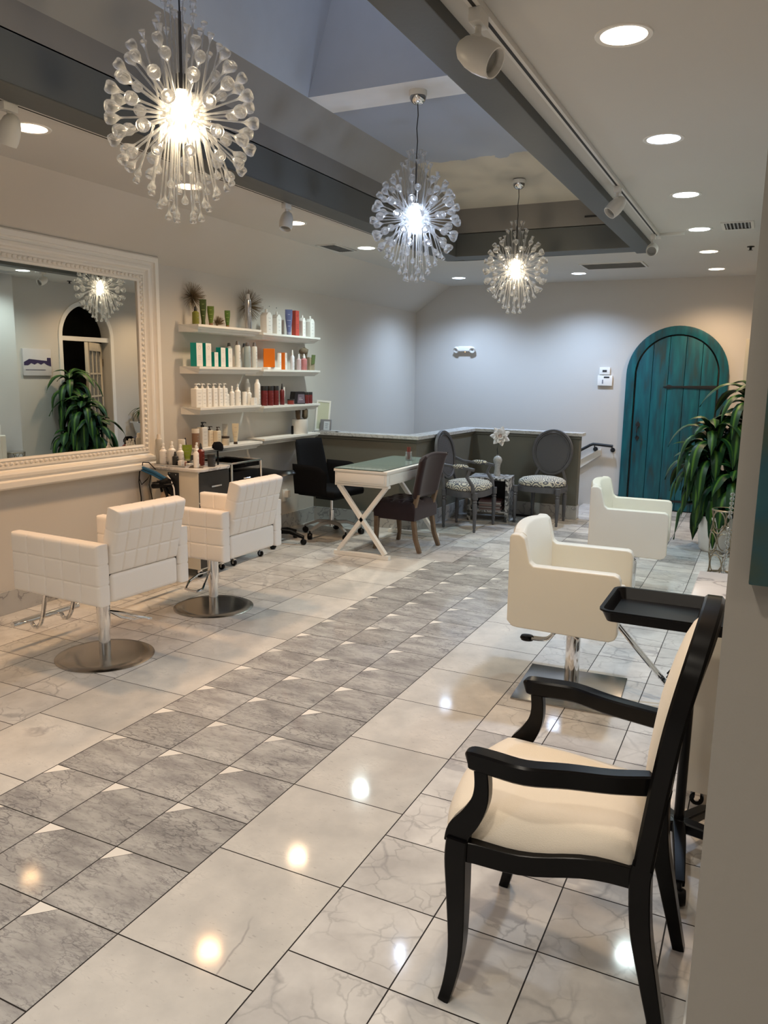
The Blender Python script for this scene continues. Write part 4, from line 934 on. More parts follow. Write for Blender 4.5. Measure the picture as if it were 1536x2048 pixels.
def station(name, x0, x1, y0, y1, zt, lab, mirror_x=False, cut=True):
    t = thing(name, lab, 'cabinet', ((x0+x1)/2, (y0+y1)/2, 0), world=True)
    b = MB(); b.box(x0, x1, y0, y0+.018, .07, zt-.02).box(x0, x1, y1-.018, y1, .07, zt-.02).box(x0, x1, y0+.018, y1-.018, .07, .09)
    xb = x1-.018 if mirror_x else x0
    b.box(xb, xb+.018, y0+.018, y1-.018, .09, zt-.02); part(b, 'body', mat('cream_laminate', (0.64, 0.60, 0.51), 0.35), t, bevel=.002)
    xf = x0 if mirror_x else x1; s = -1 if mirror_x else 1
    xa, xc = sorted((xf - s*0.018, xf + s*0.004))
    for k, (za, zb) in enumerate(((zt-.25, zt-.03), (.08, zt-.26))):
        b = MB(); b.box(xa, xc, y0+.004, y1-.004, za, zb); d = part(b, 'drawer' if k == 0 else 'door', M_greige, t, bevel=.002)
        b = MB(); zh = (za+zb)/2 if k == 0 else zb-.06
        b.bar([(xf+s*.022, (y0+y1)/2-.06, zh), (xf+s*.022, (y0+y1)/2+.06, zh)], .008, .012)
        for e in (-.055, .055): b.box(min(xf, xf+s*.022), max(xf, xf+s*.022), (y0+y1)/2+e-.004, (y0+y1)/2+e+.004, zh-.004, zh+.004)
        part(b, 'handle', M_chrome, d)
    # stone top with round cut-out ring
    b = MB(); e = .028; pts = []
    xa, xc = (x0-(e if mirror_x else 0), x1+(0 if mirror_x else e)); rr = .05
    for (cx_, cy_, a0) in ((xc-rr, y1+.012-rr, 0), (xa+rr*.1, y1+.012-rr*.1, 1), (xa+rr*.1, y0-.012+rr*.1, 2), (xc-rr, y0-.012+rr, 3)):
        q = rr if cx_ > (x0+x1)/2 else rr*.1
        for i in range(5): a = (a0 + i/4)*PI/2; pts.append((cx_+q*math.cos(a), cy_+q*math.sin(a)))
    b.prism(pts, 'z', zt-.02, zt); part(b, 'stone_top', M_marble, t, bevel=.002)
    if cut:
     b = MB(); b.lathe([(0, .0012), (.062, .0012), (.065, 0), (0, 0)], ((x0+x1)/2+.10*s, y0+.10, zt), n=28, sx=1.35, sy=.8); part(b, 'appliance_cutout', mat('cutout_brown', (0.07, 0.055, 0.04), 0.6), t, 'dark oval cut-out')
    for cx_ in (x0+.05, x1-.05):
        for cy_ in (y0+.05, y1-.05): caster(t, cx_, cy_)
    return t
station('styling_cabinet', CX0, CX1, CY0, CY1, CZ, 'cream rolling cabinet with dark drawer and marble top, crowded with bottles')
Z = CZ
# tray on it
b = MB(); b.box(-2.66, -2.36, 3.14, 3.40, Z, Z+.004).box(-2.66, -2.36, 3.14, 3.146, Z, Z+.018).box(-2.66, -2.36, 3.394, 3.40, Z, Z+.018).box(-2.66, -2.654, 3.14, 3.40, Z, Z+.018).box(-2.366, -2.36, 3.14, 3.40, Z, Z+.018)
solo(b, 'serving_tray', M_chrome, 'low metal tray full of bottles on the cabinet top', 'tray', (-2.51, 3.27, Z), bevel=.001)
Z2 = Z+.004
t = bottle('aerosol_can', -2.652, 3.19, Z2, .052, .235, 'tall silver spray can at the mirror end of the metal tray', (0.45, 0.44, 0.40), (0.6, 0.55, 0.48), 'spray can')
bottle('spray_bottle', -2.600, 3.175, Z2, .058, .172, 'white rounded bottle, first behind the black dropper on the tray', group='white bottles on the metal tray')
bottle('spray_bottle', -2.542, 3.205, Z2, .058, .185, 'white rounded bottle, second behind the black dropper', group='white bottles on the metal tray')
bottle('spray_bottle', -2.485, 3.235, Z2, .052, .165, 'white rounded bottle, third behind the black dropper', group='white bottles on the metal tray')
bottle('dropper_bottle', -2.480, 3.170, Z2, .046, .115, 'small black bottle with pointed tip at the front of the tray', BLK, BLK, lblc=(0.5, 0.5, 0.45))
bottle('aerosol_can', -2.60, 3.27, Z2, .04, .17, 'white can standing behind the rounded bottles', (0.6, 0.58, 0.54), (0.6, 0.56, 0.5), 'spray can')
bottle('jar', -2.55, 3.33, Z2, .055, .19, 'tall white canister at the back of the metal tray', (0.68, 0.64, 0.58), (0.7, 0.66, 0.6), 'jar')
bottle('cream_tube', -2.465, 3.29, Z2+.035, .072, .12, 'lime green tube standing cap down on the tray', (0.20, 0.27, 0.02), (0.35, 0.4, 0.2), 'tube')
bottle('spray_bottle', -2.43, 3.36, Z2, .046, .172, 'white ribbed spray bottle behind the green tube')
bottle('dropper_bottle', -2.372, 3.335, Z2, .056, .170, 'transparent red bottle with black cap on the tray', (0.16, 0.02, 0.012), BLK, lblc=(0.5, 0.2, 0.15))
bottle('spray_bottle', -2.315, 3.21, Z, .042, .172, 'slender white spray bottle standing on the marble top')
bottle('jar', -2.275, 3.34, Z, .058, .095, 'dark grey lettered canister on the marble top', (0.035, 0.034, 0.034), BLK, 'jar', lblc=(0.3, 0.3, 0.3))
bottle('carton', -2.425, 3.17, Z2, .040, .048, 'small white box with black mark at the tray edge', cat='box', lblc=BLK)
bottle('carton', -2.385, 3.215, Z2, .045, .026, 'low white box lying at the tray edge', cat='box')
bottle('jar', -2.435, 3.22, Z2, .036, .04, 'little orange-pink jar on the tray', (0.40, 0.16, 0.10), (0.62, 0.5, 0.44), 'jar')
bottle('jar', -2.66, 3.63, .935, .060, .155, 'brown and white canister at the left end of the lowest shelf', (0.22, 0.13, 0.08), (0.7, 0.64, 0.55), 'jar')
bottle('dropper_bottle', -2.56, 3.385, Z2, .034, .20, 'dark bottle between the white canister and the brown one', (0.04, 0.015, 0.012), BLK)
# black round brush / powder puff
b = MB(); b.prism([(-.055, 0), (-.02, -.018), (.045, -.03), (.06, -.012), (.055, .02), (.02, .045), (-.03, .045), (-.055, .02)], 'x', -.012, .012, T=Matrix.Translation((-2.30, 3.45, Z+.135)))
b.tube([(-2.30, 3.45, Z), (-2.30, 3.45, Z+.11)], .007, 8)
solo(b, 'neck_brush', M_blackfab, 'big round black brush head standing behind the white spray bottle', 'brush', (-2.30, 3.45, Z), bevel=.006)

# tool holder with flat iron, dryer and brush on the cabinet side
t = thing('tool_holder', 'black metal tool holder screwed to the cabinet side', 'tool holder', (-2.50, CY0, .58), world=True)
b = MB(); b.box(-2.515, -2.415, 3.118, 3.13, .54, .80); part(b, 'plate', M_iron, t, bevel=.004)
b = MB()
for (cx_, r_) in ((-2.56, .045), (-2.47, .035)): b.tube([(cx_+r_*math.cos(2*PI*i/20), 3.07+r_*math.sin(2*PI*i/20), .72) for i in range(20)], .005, 6, closed=True)
b.bar([(-2.61, 3.11, .72), (-2.44, 3.11, .72)], .012, .02); part(b, 'ring_holder', M_iron, t)
b = MB()
for cx_, cz_ in ((-2.435, .785), (-2.495, .79)): b.lathe([(0, -.004), (.005, -.003), (.005, 0)], n=8, T=Matrix.Translation((cx_, 3.117, cz_)) @ Matrix.Rotation(PI/2, 4, 'X'))
part(b, 'screw', M_chrome, t)
t = thing('flat_iron', 'blue flat iron lying slanted in the tool holder', 'hair tool', (-2.62, 3.08, .74), world=True)
b = MB(); b.bar([(-2.70, 3.05, .832), (-2.60, 3.07, .80), (-2.50, 3.08, .755)], [.024, .03, .026], [.016, .018, .016]); part(b, 'upper_arm', mat('blue_enamel', (0.03, 0.13, 0.26), 0.25, 0.2), t)
b = MB(); b.bar([(-2.70, 3.05, .812), (-2.60, 3.07, .778), (-2.50, 3.08, .735)], [.024, .03, .026], [.014, .016, .014]); part(b, 'lower_arm', mat('blue_enamel', (0.03, 0.13, 0.26)), t)
b = MB(); b.tube([(-2.705, 3.05, .83), (-2.735, 3.06, .79), (-2.735, 3.05, .72), (-2.72, 3.05, .60), (-2.72, 3.05, .50)], .0045, 6); b.tube([(-2.70, 3.05, .83), (-2.68, 3.04, .87), (-2.63, 3.05, .87), (-2.585, 3.07, .82)], .004, 6)
b.tube([(-2.73, 3.05, .74), (-2.70, 3.04, .70), (-2.655, 3.05, .74), (-2.62, 3.06, .79), (-2.645, 3.06, .70), (-2.62, 3.07, .56), (-2.62, 3.07, .50)], .0035, 6); part(b, 'cord', M_black, t)
t = thing('hair_dryer', 'black hair dryer hanging in the tool holder', 'hair dryer', (-2.53, 3.07, .60), world=True)
b = MB(); b.lathe([(0, -.09), (.020, -.09), (.026, -.05), (.033, .02), (.035, .06), (.025, .08), (0, .082)], n=16, T=Matrix.Translation((-2.525, 3.065, .715)) @ Matrix.Rotation(R(75), 4, 'Y')); part(b, 'barrel', M_black, t)
b = MB(); b.bar([(-2.50, 3.065, .70), (-2.475, 3.068, .64), (-2.46, 3.07, .59)], .03, .026, upv=(0, 1, 0)); part(b, 'handle', M_black, t)
t = thing('blow_brush', 'brush with fanned pale bristles under the hair dryer', 'brush', (-2.53, 3.06, .55), world=True)
b = MB(); b.tube([(-2.535, 3.06, .70), (-2.52, 3.06, .655)], .010, 8); part(b, 'handle', M_black, t)
b = MB()
for i in range(60):
    a = R(-115 + 100*i/59 + random.uniform(-3, 3)); L_ = random.uniform(.075, .10); q = random.uniform(-.02, .02)
    p0 = Vector((-2.52, 3.06, .66)); d = Vector((math.cos(a)*0.9, q, math.sin(a)))
    b.tube([p0, p0+d*L_*0.6, p0+d*L_], [.0028, .0035, .0012], 4)
part(b, 'bristles', mat('pale_bristle', (0.48, 0.36, 0.25), 0.8, noise=(30, 0.4)), t)
b = MB(); b.tube([(-2.50, 3.10, .775), (-2.46, 3.085, .75), (-2.425, 3.08, .69), (-2.42, 3.08, .62), (-2.43, 3.08, .54), (-2.43, 3.08, .45)], .0055, 8); solo(b, 'power_cord', M_cap, 'white power cord looping over the tool holder', 'cord', (-2.43, 3.08, .45))

# ---- black trolley with chrome frame
t = thing('salon_trolley', 'black drawer trolley with chrome frame behind the quilted chairs', 'trolley', (-2.49, 3.80, 0), world=True)
b = MB()
for x in (-2.66, -2.27):
    for y in (3.585, 3.985): b.tube([(x, y, .10), (x, y, .83)], .009, 8)
b.tube([(-2.66, 3.585, .83), (-2.27, 3.585, .83), (-2.27, 3.985, .83), (-2.66, 3.985, .83)], .009, 8, closed=True)
b.tube([(-2.66, 3.585, .12), (-2.27, 3.585, .12), (-2.27, 3.985, .12), (-2.66, 3.985, .12)], .009, 8, closed=True)
part(b, 'frame', M_chrome, t)
for k, z0 in enumerate((.60, .37, .15)):
    b = MB(); b.box(-2.64, -2.275, 3.60, 3.97, z0, z0+.16); d = part(b, 'drawer', M_black, t, bevel=.006)
    b = MB(); b.tube([(-2.275, 3.75, z0+.10), (-2.262, 3.755, z0+.10), (-2.262, 3.815, z0+.10), (-2.275, 3.82, z0+.10)], .006, 6); part(b, 'handle', M_chrome, d)
b = MB(); b.box(-2.65, -2.28, 3.595, 3.975, .785, .792).box(-2.65, -2.28, 3.595, 3.605, .79, .825).box(-2.65, -2.28, 3.965, 3.975, .79, .825).box(-2.65, -2.64, 3.595, 3.975, .79, .825).box(-2.29, -2.28, 3.595, 3.975, .79, .825); part(b, 'top_tray', M_black, t, bevel=.004)
for x in (-2.65, -2.28):
    for y in (3.60, 3.975): caster(t, x, y, .026, .11)
b = MB(); b.box(-2.46, -2.30, 3.61, 3.74, .793, .81); solo(b, 'flat_box', mat('mauve_card', (0.20, 0.15, 0.14), 0.7), 'flat dull box lying on the black trolley top', 'box', (-2.38, 3.67, .793), bevel=.002)

# ---- wall outlet with plug
t = thing('wall_outlet', 'white socket with a plugged-in adapter low on the left wall', 'wall socket', (XL, 5.10, .28), world=True)
b = MB(); b.box(XL, XL+.008, 5.06, 5.14, .28, .40); part(b, 'cover_plate', M_white, t, bevel=.002)
b = MB(); b.box(XL+.008, XL+.05, 5.085, 5.13, .32, .39); part(b, 'plug', M_cap, t, bevel=.004)

# ================================================================== QUILTED SALON CHAIRS (left)
def pillow(b, c, U, V, N_, su, sv, th, nu, nv, depth=.006, r=.018, res=6, both=True):
    """slab centred at c, spanned by unit vectors U (length su) and V (length sv), thickness th along N_;
    its faces are quilted in nu x nv squares, its rim rounded by r"""
    c, U, V, N_ = Vector(c), Vector(U), Vector(V), Vector(N_)
    def samples(L_, n):
        s = [0, .003, r*.35, r*.7, r]
        inner = []
        for i in range(n):
            for k in range(res): inner.append(L_*(i + (k+.5)/res)/n)
            for e_ in (-.011, -.006, -.003, 0, .003, .006, .011): inner.append(L_*i/n + e_)
        inner = sorted(inner)
        mid = [x for x in inner if r*1.2 < x < L_-r*1.2]
        return s + mid + [L_-x for x in s[::-1]]
    su_, sv_ = samples(su, nu), samples(sv, nv)
    def rim(x, L_):
        d = min(x, L_-x)
        return 0 if d >= r else (r - math.sqrt(max(0, r*r-(r-d)**2)))
    def seam(x, L_, n):
        f = (x/L_*n); d = abs(f-round(f))*L_/n
        k = round(f)
        if k in (0, n): return 0
        return math.exp(-(d/.0045)**2)
    def top(u_, v_, sg):
        h = th/2 - max(rim(u_, su), rim(v_, sv)) if r < th else th/2 - min(th/2, max(rim(u_, su), rim(v_, sv)))
        h = max(h, 0.001)
        puff = depth*0.35*abs(math.sin(PI*u_/su*nu))*abs(math.sin(PI*v_/sv*nv))
        h += (puff - depth*max(seam(u_, su, nu), seam(v_, sv, nv))) if (sg > 0 or both) else 0
        return c + U*(u_-su/2) + V*(v_-sv/2) + N_*(h*sg)
    for sg in (1, -1):
        G = [[b.bm.verts.new(top(u_, v_, sg)) for v_ in sv_] for u_ in su_]
        for i in range(len(su_)-1):
            for j in range(len(sv_)-1): b.bm.faces.new((G[i][j], G[i+1][j], G[i+1][j+1], G[i][j+1]))
        if sg == 1: G1 = G
        else: G2 = G
    def ring(G): return [G[i][0] for i in range(len(G))] + [G[-1][j] for j in range(1, len(G[0]))] + [G[i][-1] for i in range(len(G)-2, -1, -1)] + [G[0][j] for j in range(len(G[0])-2, 0, -1)]
    a, bb = ring(G1), ring(G2)
    for i in range(len(a)): b.bm.faces.new((a[i], a[(i+1) % len(a)], bb[(i+1) % len(a)], bb[i]))
def quilted_chair(lab):
    """faces local -Y; x is width"""
    t = thing('salon_chair', lab, 'salon chair', group='white quilted salon chairs')
    z0 = .405; ah = .312; D = .645; W_ = .63
    for s in (-1, 1):
        b = MB(); pillow(b, (s*(W_/2-.038), .0175, z0+ah/2), (0, 1, 0), (0, 0, 1), (s, 0, 0), D, ah, .078, 5, 3, .006, .018)
        part(b, 'armrest', M_leather, t, angle=60)
    b = MB(); tilt = R(14); v = Vector((0, math.sin(tilt), math.cos(tilt)))
    pillow(b, (0, .335 + .165*math.sin(tilt) - .045, z0+.160+.165*math.cos(tilt)), (1, 0, 0), v, (0, math.cos(tilt), -math.sin(tilt)), .470, .335, .092, 6, 3, .006, .022)
    part(b, 'backrest', M_leather, t, angle=60)
    b = MB(); b.box(-W_/2+.085, W_/2-.085, -.33, .335, z0+.005, z0+.15); part(b, 'seat', M_leather, t, bevel=.02, seg=3)
    for s in (-1, 1):
        b = MB(); b.box(s*.222-.012, s*.222+.012, .27, .32, z0+.12, z0+.22); part(b, 'back_bracket', M_black, t)
    b = MB(); b.box(-.10, .10, -.12, .12, z0-.025, z0+.004); part(b, 'mounting_plate', M_black, t)
    b = MB(); b.lathe([(0, z0-.02), (.036, z0-.02), (.036, .17), (.031, .168), (.031, .012), (0, .012)], n=28); part(b, 'column', M_chrome, t)
    b = MB(); b.lathe([(0, .016), (.04, .016), (.20, .014), (.245, .010), (.262, .003), (.262, 0), (0, 0)], n=56); part(b, 'base_plate', M_steel, t)
    # foot rest in front, pump pedal
    b = MB()
    for s in (-.10, .10): b.tube(smooth([(s, -.26, z0-.01), (s, -.33, z0-.07), (s, -.37, .19), (s, -.41, .125), (s, -.45, .115), (s, -.475, .145)]), .012, 8)
    b.tube([(-.22, -.47, .155), (.22, -.47, .155)], .016, 12); part(b, 'footrest', M_chrome, t)
    return t
c1 = quilted_chair('white quilted salon chair nearest the camera on the left, round steel base')
def pedal(t, pts):
    b = MB(); b.tube(pts, .008, 8, closed=True); part(b, 'pump_pedal', M_chrome, t)
pedal(c1, [(.03, .0, .25), (.10, .02, .20), (.17, .05, .17), (.24, .06, .17), (.25, -.02, .18), (.18, -.05, .21), (.10, -.04, .24)])
c1.location = (-1.66, 1.60, 0); c1.rotation_euler = (0, 0, R(-90-3))
dup(c1, (-1.715, 2.62, 0), R(-90-1), 'white quilted salon chair farther back, in front of the bottle cabinet')
for o in c1.children:
    if o.name.startswith('pump_pedal'): o.rotation_euler = (0, 0, R(150))

# ================================================================== CREAM SHELL SALON CHAIRS (right)
def shell_chair(lab):
    """faces local +X, y is width; square base"""
    t = thing('salon_chair', lab, 'salon chair', group='cream shell salon chairs')
    zb = .385; hw = .31; th = .062
    side = [(-.27, zb+.03), (-.245, zb+.004), (-.22, zb), (.20, zb-.012), (.225, zb), (.235, zb+.02), (.235, zb+.27), (.225, zb+.292), (.205, zb+.30), (-.155, zb+.302), (-.175, zb+.318), (-.203, zb+.430), (-.225, zb+.446), (-.262, zb+.446), (-.272, zb+.433)]
    for s in (-1, 1):
        b = MB(); y0, y1 = sorted((s*hw, s*(hw-th))); b.prism(side, 'y', y0, y1); part(b, 'side_panel', M_vinyl, t, bevel=.010, seg=3)
    # curved backrest between the sides
    b = MB(); n = 14; rg = []
    for i in range(n+1):
        f = -1+2*i/n; yy = f*(hw-th+.004); cx_ = -.032*(1-f*f); zt = zb+.446+.014*(1-f*f)
        rg.append([(-.268+cx_, yy, zb+.03), (-.268+cx_, yy, zt-.012), (-.258+cx_, yy, zt), (-.222+cx_*.9, yy, zt), (-.205+cx_*.9, yy, zt-.012), (-.175+cx_*.9, yy, zb+.30), (-.17+cx_*.9, yy, zb+.10)])
    b.rings(rg); part(b, 'backrest', M_vinyl, t, angle=50)
    b = MB(); b.prism([(-.25, zb+.02), (-.22, zb), (.19, zb-.008), (.222, zb+.008), (.23, zb+.04), (.228, zb+.09), (.205, zb+.125), (-.2, zb+.13), (-.25, zb+.10)], 'y', -hw+th-.002, hw-th+.002); part(b, 'seat', M_vinyl, t, bevel=.012, seg=3)
    b = MB(); b.box(-.10, .10, -.10, .10, zb-.045, zb-.005); part(b, 'mounting_plate', M_black, t, bevel=.006)
    b = MB(); b.lathe([(0, zb-.06), (.028, zb-.06), (.028, .30), (.036, .30), (.036, .008), (0, .008)], n=28); b.box(-.03, .05, -.035, .035, .285, .34); part(b, 'column', M_chrome, t, bevel=.004)
    b = MB(); b.box(-.25, .25, -.25, .25, 0, .009); part(b, 'base_plate', M_steel, t, bevel=.004)
    b = MB()
    for q in (-.014, .014): b.tube(smooth([(.03, -.045+q, .285), (-.03, -.06+q, .325), (-.08, -.075+q, .31), (-.12, -.08+q, .272), (-.19, -.085+q, .268)]), .0075, 8)
    p = part(b, 'pump_lever', M_chrome, t)
    b = MB(); b.lathe([(0, -.012), (.03, -.012), (.036, 0), (.03, .012), (0, .014)], (-.215, -.085, .266), n=16, sy=.8); part(b, 'pedal_pad', M_black, p)
    # footrest: twin bars sloping forward to a ribbed pad
    b = MB()
    for q in (-.018, .018): b.tube([(.20, q, zb-.01), (.30, q, zb-.12), (.44, q, .115)], .009, 8)
    b.tube([(.44, -.018, .115), (.455, 0, .10), (.44, .018, .115)], .009, 8); f = part(b, 'footrest_bar', M_chrome, t)
    b = MB(); T = Matrix.Translation((.475, 0, .135)) @ Matrix.Rotation(R(-55), 4, 'Y'); b.box(-.04, .05, -.17, .17, -.008, .008, T=T)
    for i in range(6): b.box(-.04, .05, -.16+.058*i, -.15+.058*i, .008, .013, T=T)
    part(b, 'footrest_pad', M_black, f, bevel=.004)
    return t
s1 = shell_chair('cream shell salon chair nearer the camera, on a square steel base')
s1.location = (.735, 2.345, 0); s1.rotation_euler = (0, 0, R(3))
s2 = dup(s1, (.735, 4.17, 0), R(4), 'cream shell salon chair farther back, in front of the teal door')
for o in list(s2.children):
    if o.name.startswith('footrest_bar'):
        for g in list(o.children): bpy.data.objects.remove(g)
        bpy.data.objects.remove(o)
    

# ================================================================== BLACK ARMCHAIR IN THE FOREGROUND
def armchair():
    t = thing('armchair', 'black lacquered armchair with ivory upholstery in the right foreground', 'armchair', (1.15, .47, 0), world=True)
    yc = .455
    def xf(zz):
        P = [(0, 1.415), (.15, 1.38), (.30, 1.348), (.42, 1.338), (.50, 1.345), (.68, 1.366), (.82, 1.385), (.93, 1.408), (1.03, 1.432), (1.08, 1.442)]
        for (a, xa), (c, xc) in zip(P, P[1:]):
            if zz <= c: return xa + (xc-xa)*(zz-a)/(c-a)
        return P[-1][1]
    # front legs rise through the seat frame into the arm posts
    for s, yf in ((-1, .205), (1, .70)):
        b = MB(); b.bar(smooth([(.900, yf+s*.004, 0), (.914, yf, .06), (.928, yf, .16), (.926, yf, .30), (.922, yf, .40), (.924, yf, .455)]), smooth1([.030, .032, .040, .048, .052, .050]), smooth1([.028, .031, .038, .048, .054, .052]), upv=(1, 0, 0), ch=.12); part(b, 'leg', M_blacklac, t)
    for s, yb in ((-1, .285), (1, .64)):
        b = MB(); zs = [0, .08, .18, .30, .42, .46]; b.bar(smooth([(xf(q), yb - s*.0 + s*.02*(1-q/.46), q) for q in zs]), smooth1([.032, .036, .042, .048, .050, .050]), smooth1([.030, .034, .040, .046, .048, .048]), upv=(1, 0, 0), ch=.12); part(b, 'leg', M_blacklac, t)
    # seat frame, wavy lower edge
    def rail(name, p, q, h=.052, wave=.020, ht=.450, bow=0):
        b = MB(); n = 12; pts = []
        for i in range(n+1):
            f = i/n; pts.append((p[0]+(q[0]-p[0])*f - bow*math.sin(PI*f), p[1]+(q[1]-p[1])*f, ht-h/2 - wave*math.cos(2*PI*(f-.30))*.6*math.sin(PI*f)**.5))
        b.bar(pts, .028, h, ch=.12); part(b, name, M_blacklac, t)
    rail('seat_rail', (.93, .203), (1.34, .283)); rail('seat_rail', (.93, .702), (1.34, .642)); rail('seat_rail', (.918, .21), (.918, .695), bow=.045); rail('seat_rail', (1.34, .29), (1.34, .635), wave=0)
    # cushion: trapezoid crown
    b = MB(); nu, nv = 26, 22
    def top(u, v):
        x = .90 + .435*u; hw = .245 - .065*u; bow = .055*(1-(2*v-1)**2)*(1-u) + .008
        y = yc - hw + 2*hw*v
        e = min(u, 1-u, v, 1-v); r_ = min(1, e/.16); crown = .448 + .012 + .060*math.sqrt(1-(1-r_)**2) + .014*math.sin(PI*u)*math.sin(PI*v)
        if e == 0: crown = .448
        return (x - bow, y, crown)
    G = b.grid(top, nu, nv); ring = [G[i][0] for i in range(nu+1)] + [G[nu][j] for j in range(1, nv+1)] + [G[i][nv] for i in range(nu-1, -1, -1)] + [G[0][j] for j in range(nv-1, 0, -1)]
    low = [b.bm.verts.new((v.co.x, v.co.y, .43)) for v in ring]
    for i in range(len(ring)): b.bm.faces.new((ring[i], ring[(i+1) % len(ring)], low[(i+1) % len(ring)], low[i]))
    b.bm.faces.new(low); part(b, 'seat_cushion', M_ivory, t, angle=80)
    # arms: post curving up and back from the front leg, then the rest
    for s, yf, yb in ((-1, .205, .285), (1, .70, .64)):
        b = MB(); b.bar(smooth([(.918, yf, .44), (.926, yf, .475), (.953, yf, .515), (.974, yf, .56), (.979, yf, .60), (.975, yf, .645)]), [.032]*21, smooth1([.058, .058, .052, .042, .036, .034]), upv=(1, 0, 0), ch=.14); part(b, 'arm_post', M_blacklac, t)
        b = MB(); pts = [(.938, yf, .662), (.950, yf, .664), (1.0, yf+s*.004, .664), (1.08, yf+s*.010, .663), (1.17, yf+(yb-yf)*.30, .660), (1.26, yf+(yb-yf)*.62, .658), (1.33, yf+(yb-yf)*.92, .660), (1.372, yb, .664)]
        b.bar(smooth(pts), smooth1([.024, .042, .046, .046, .044, .040, .036, .030]), smooth1([.030, .044, .046, .046, .046, .046, .048, .05]), ch=.22); part(b, 'armrest', M_blacklac, t)
    # back: stiles and rounded top in one hoop, upholstered both sides
    hoop = []
    A = [(.285, .44), (.278, .55), (.262, .68), (.250, .79), (.255, .87), (.280, .945), (.325, .992), (.39, 1.020), (yc+.008, 1.028)]
    A2 = [(2*(yc+.008)-y_, z_) for y_, z_ in A[:-1]][::-1]
    pts = [(xf(z_), y_, z_) for y_, z_ in A + A2]
    # refine
    P = []
    for i in range(len(pts)-1):
        p0 = Vector(pts[max(0, i-1)]); p1 = Vector(pts[i]); p2 = Vector(pts[i+1]); p3 = Vector(pts[min(len(pts)-1, i+2)])
        for k in range(4):
            f = k/4; P.append(0.5*((2*p1)+(p2-p0)*f+(2*p0-5*p1+4*p2-p3)*f*f+(3*p1-p0-3*p2+p3)*f**3))
    P.append(Vector(pts[-1]))
    b = MB(); n = len(P)
    def sec(i):
        a, d = .024, .022; c = .006
        return [(-a, -d+c), (-a+c, -d), (a-c, -d), (a, -d+c), (a, d-c), (a-c, d), (-a+c, d), (-a, d-c)]
    b.path(P, sec, upv=(1, 0, 0)); part(b, 'back_frame', M_blacklac, t)
    b = MB(); b.bar([(xf(.60), .285, .60), (xf(.60)+.004, .46, .585), (xf(.60), .64, .60)], .03, .05); part(b, 'back_rail', M_blacklac, t)
    # oval pad
    b = MB()
    prof = [(y_, z_) for y_, z_ in [(.285, .600), (.275, .68), (.265, .78), (.270, .86), (.296, .930), (.337, .972), (.395, .998), (yc+.008, 1.004)]]
    out = prof + [(2*(yc+.008)-y_, z_) for y_, z_ in prof[:-1]][::-1]
    cy_, cz_ = yc+.008, .79
    rg = []
    for k, (sc_, dx) in enumerate(((1.0, .012), (.97, .020), (.90, .030), (.75, .038), (.5, .044), (.22, .047), (.02, .048))):
        rg.append([(xf(cz_+(z_-cz_)*sc_) - dx, cy_+(y_-cy_)*sc_, cz_+(z_-cz_)*sc_) for y_, z_ in out])
    rb = []
    for k, (sc_, dx) in enumerate(((1.0, -.002), (.97, .010), (.90, .016), (.6, .018), (.02, .018))):
        rb.append([(xf(cz_+(z_-cz_)*sc_) + dx, cy_+(y_-cy_)*sc_, cz_+(z_-cz_)*sc_) for y_, z_ in out])
    b.rings(rb[::-1] + rg); part(b, 'back_pad', M_ivory, t, angle=80)
armchair()

# ================================================================== RIGHT STATION AND TRAY STAND
station('styling_cabinet', 1.345, 1.80, 1.43, 1.83, .80, 'pale rolling cabinet with marble top half hidden by the near wall', True, False)
t = thing('tray_stand', 'black rolling service tray on a stand behind the armchair', 'service tray', (1.30, 1.12, 0), world=True)
TZ = .845
b = MB(); x0, x1, y0, y1 = 1.085, 1.56, .955, 1.275
def loop(x0, x1, y0, y1, z_, r, n=5):
    out = []
    for cx_, cy_, a0 in ((x1-r, y1-r, 0), (x0+r, y1-r, 1), (x0+r, y0+r, 2), (x1-r, y0+r, 3)):
        for i in range(n+1): a = (a0+i/n)*PI/2; out.append((cx_+r*math.cos(a), cy_+r*math.sin(a), z_))
    return out
e = .022
b.rings([loop(x0+e, x1-e, y0+e, y1-e, TZ-.040, .02), loop(x0+.006, x1-.006, y0+.006, y1-.006, TZ-.008, .032), loop(x0, x1, y0, y1, TZ-.006, .036), loop(x0, x1, y0, y1, TZ, .036), loop(x0+.012, x1-.012, y0+.012, y1-.012, TZ, .026), loop(x0+e+.006, x1-e-.006, y0+e+.006, y1-e-.006, TZ-.035, .016)])
part(b, 'tray', M_black, t)
b = MB(); b.tube([(1.36, 1.12, .10), (1.36, 1.12, TZ-.04)], .016, 12); b.box(1.27, 1.45, 1.05, 1.19, TZ-.052, TZ-.040); part(b, 'post', M_black, t)
for k in range(5):
    a = 2*PI*k/5 + R(205); d = Vector((math.cos(a), math.sin(a), 0)); c0 = Vector((1.36, 1.12, .11)); e_ = c0 + d*.27; e_.z = .07
    b = MB(); b.bar([c0, c0+d*.14+Vector((0, 0, -.005)), e_], [.045, .038, .03], [.04, .032, .025]); part(b, 'base_arm', M_black, t)
    b = MB(); b.lathe([(0, -.02), (.022, -.02), (.026, -.012), (.026, .012), (.022, .02), (0, .02)], n=14, T=Matrix.Translation((e_.x, e_.y, .026)) @ Matrix.Rotation(a, 4, 'Z') @ Matrix.Rotation(PI/2, 4, 'X')); b.tube([(e_.x, e_.y, .04), (e_.x, e_.y, .075)], .008, 8); part(b, 'caster', M_black, t)
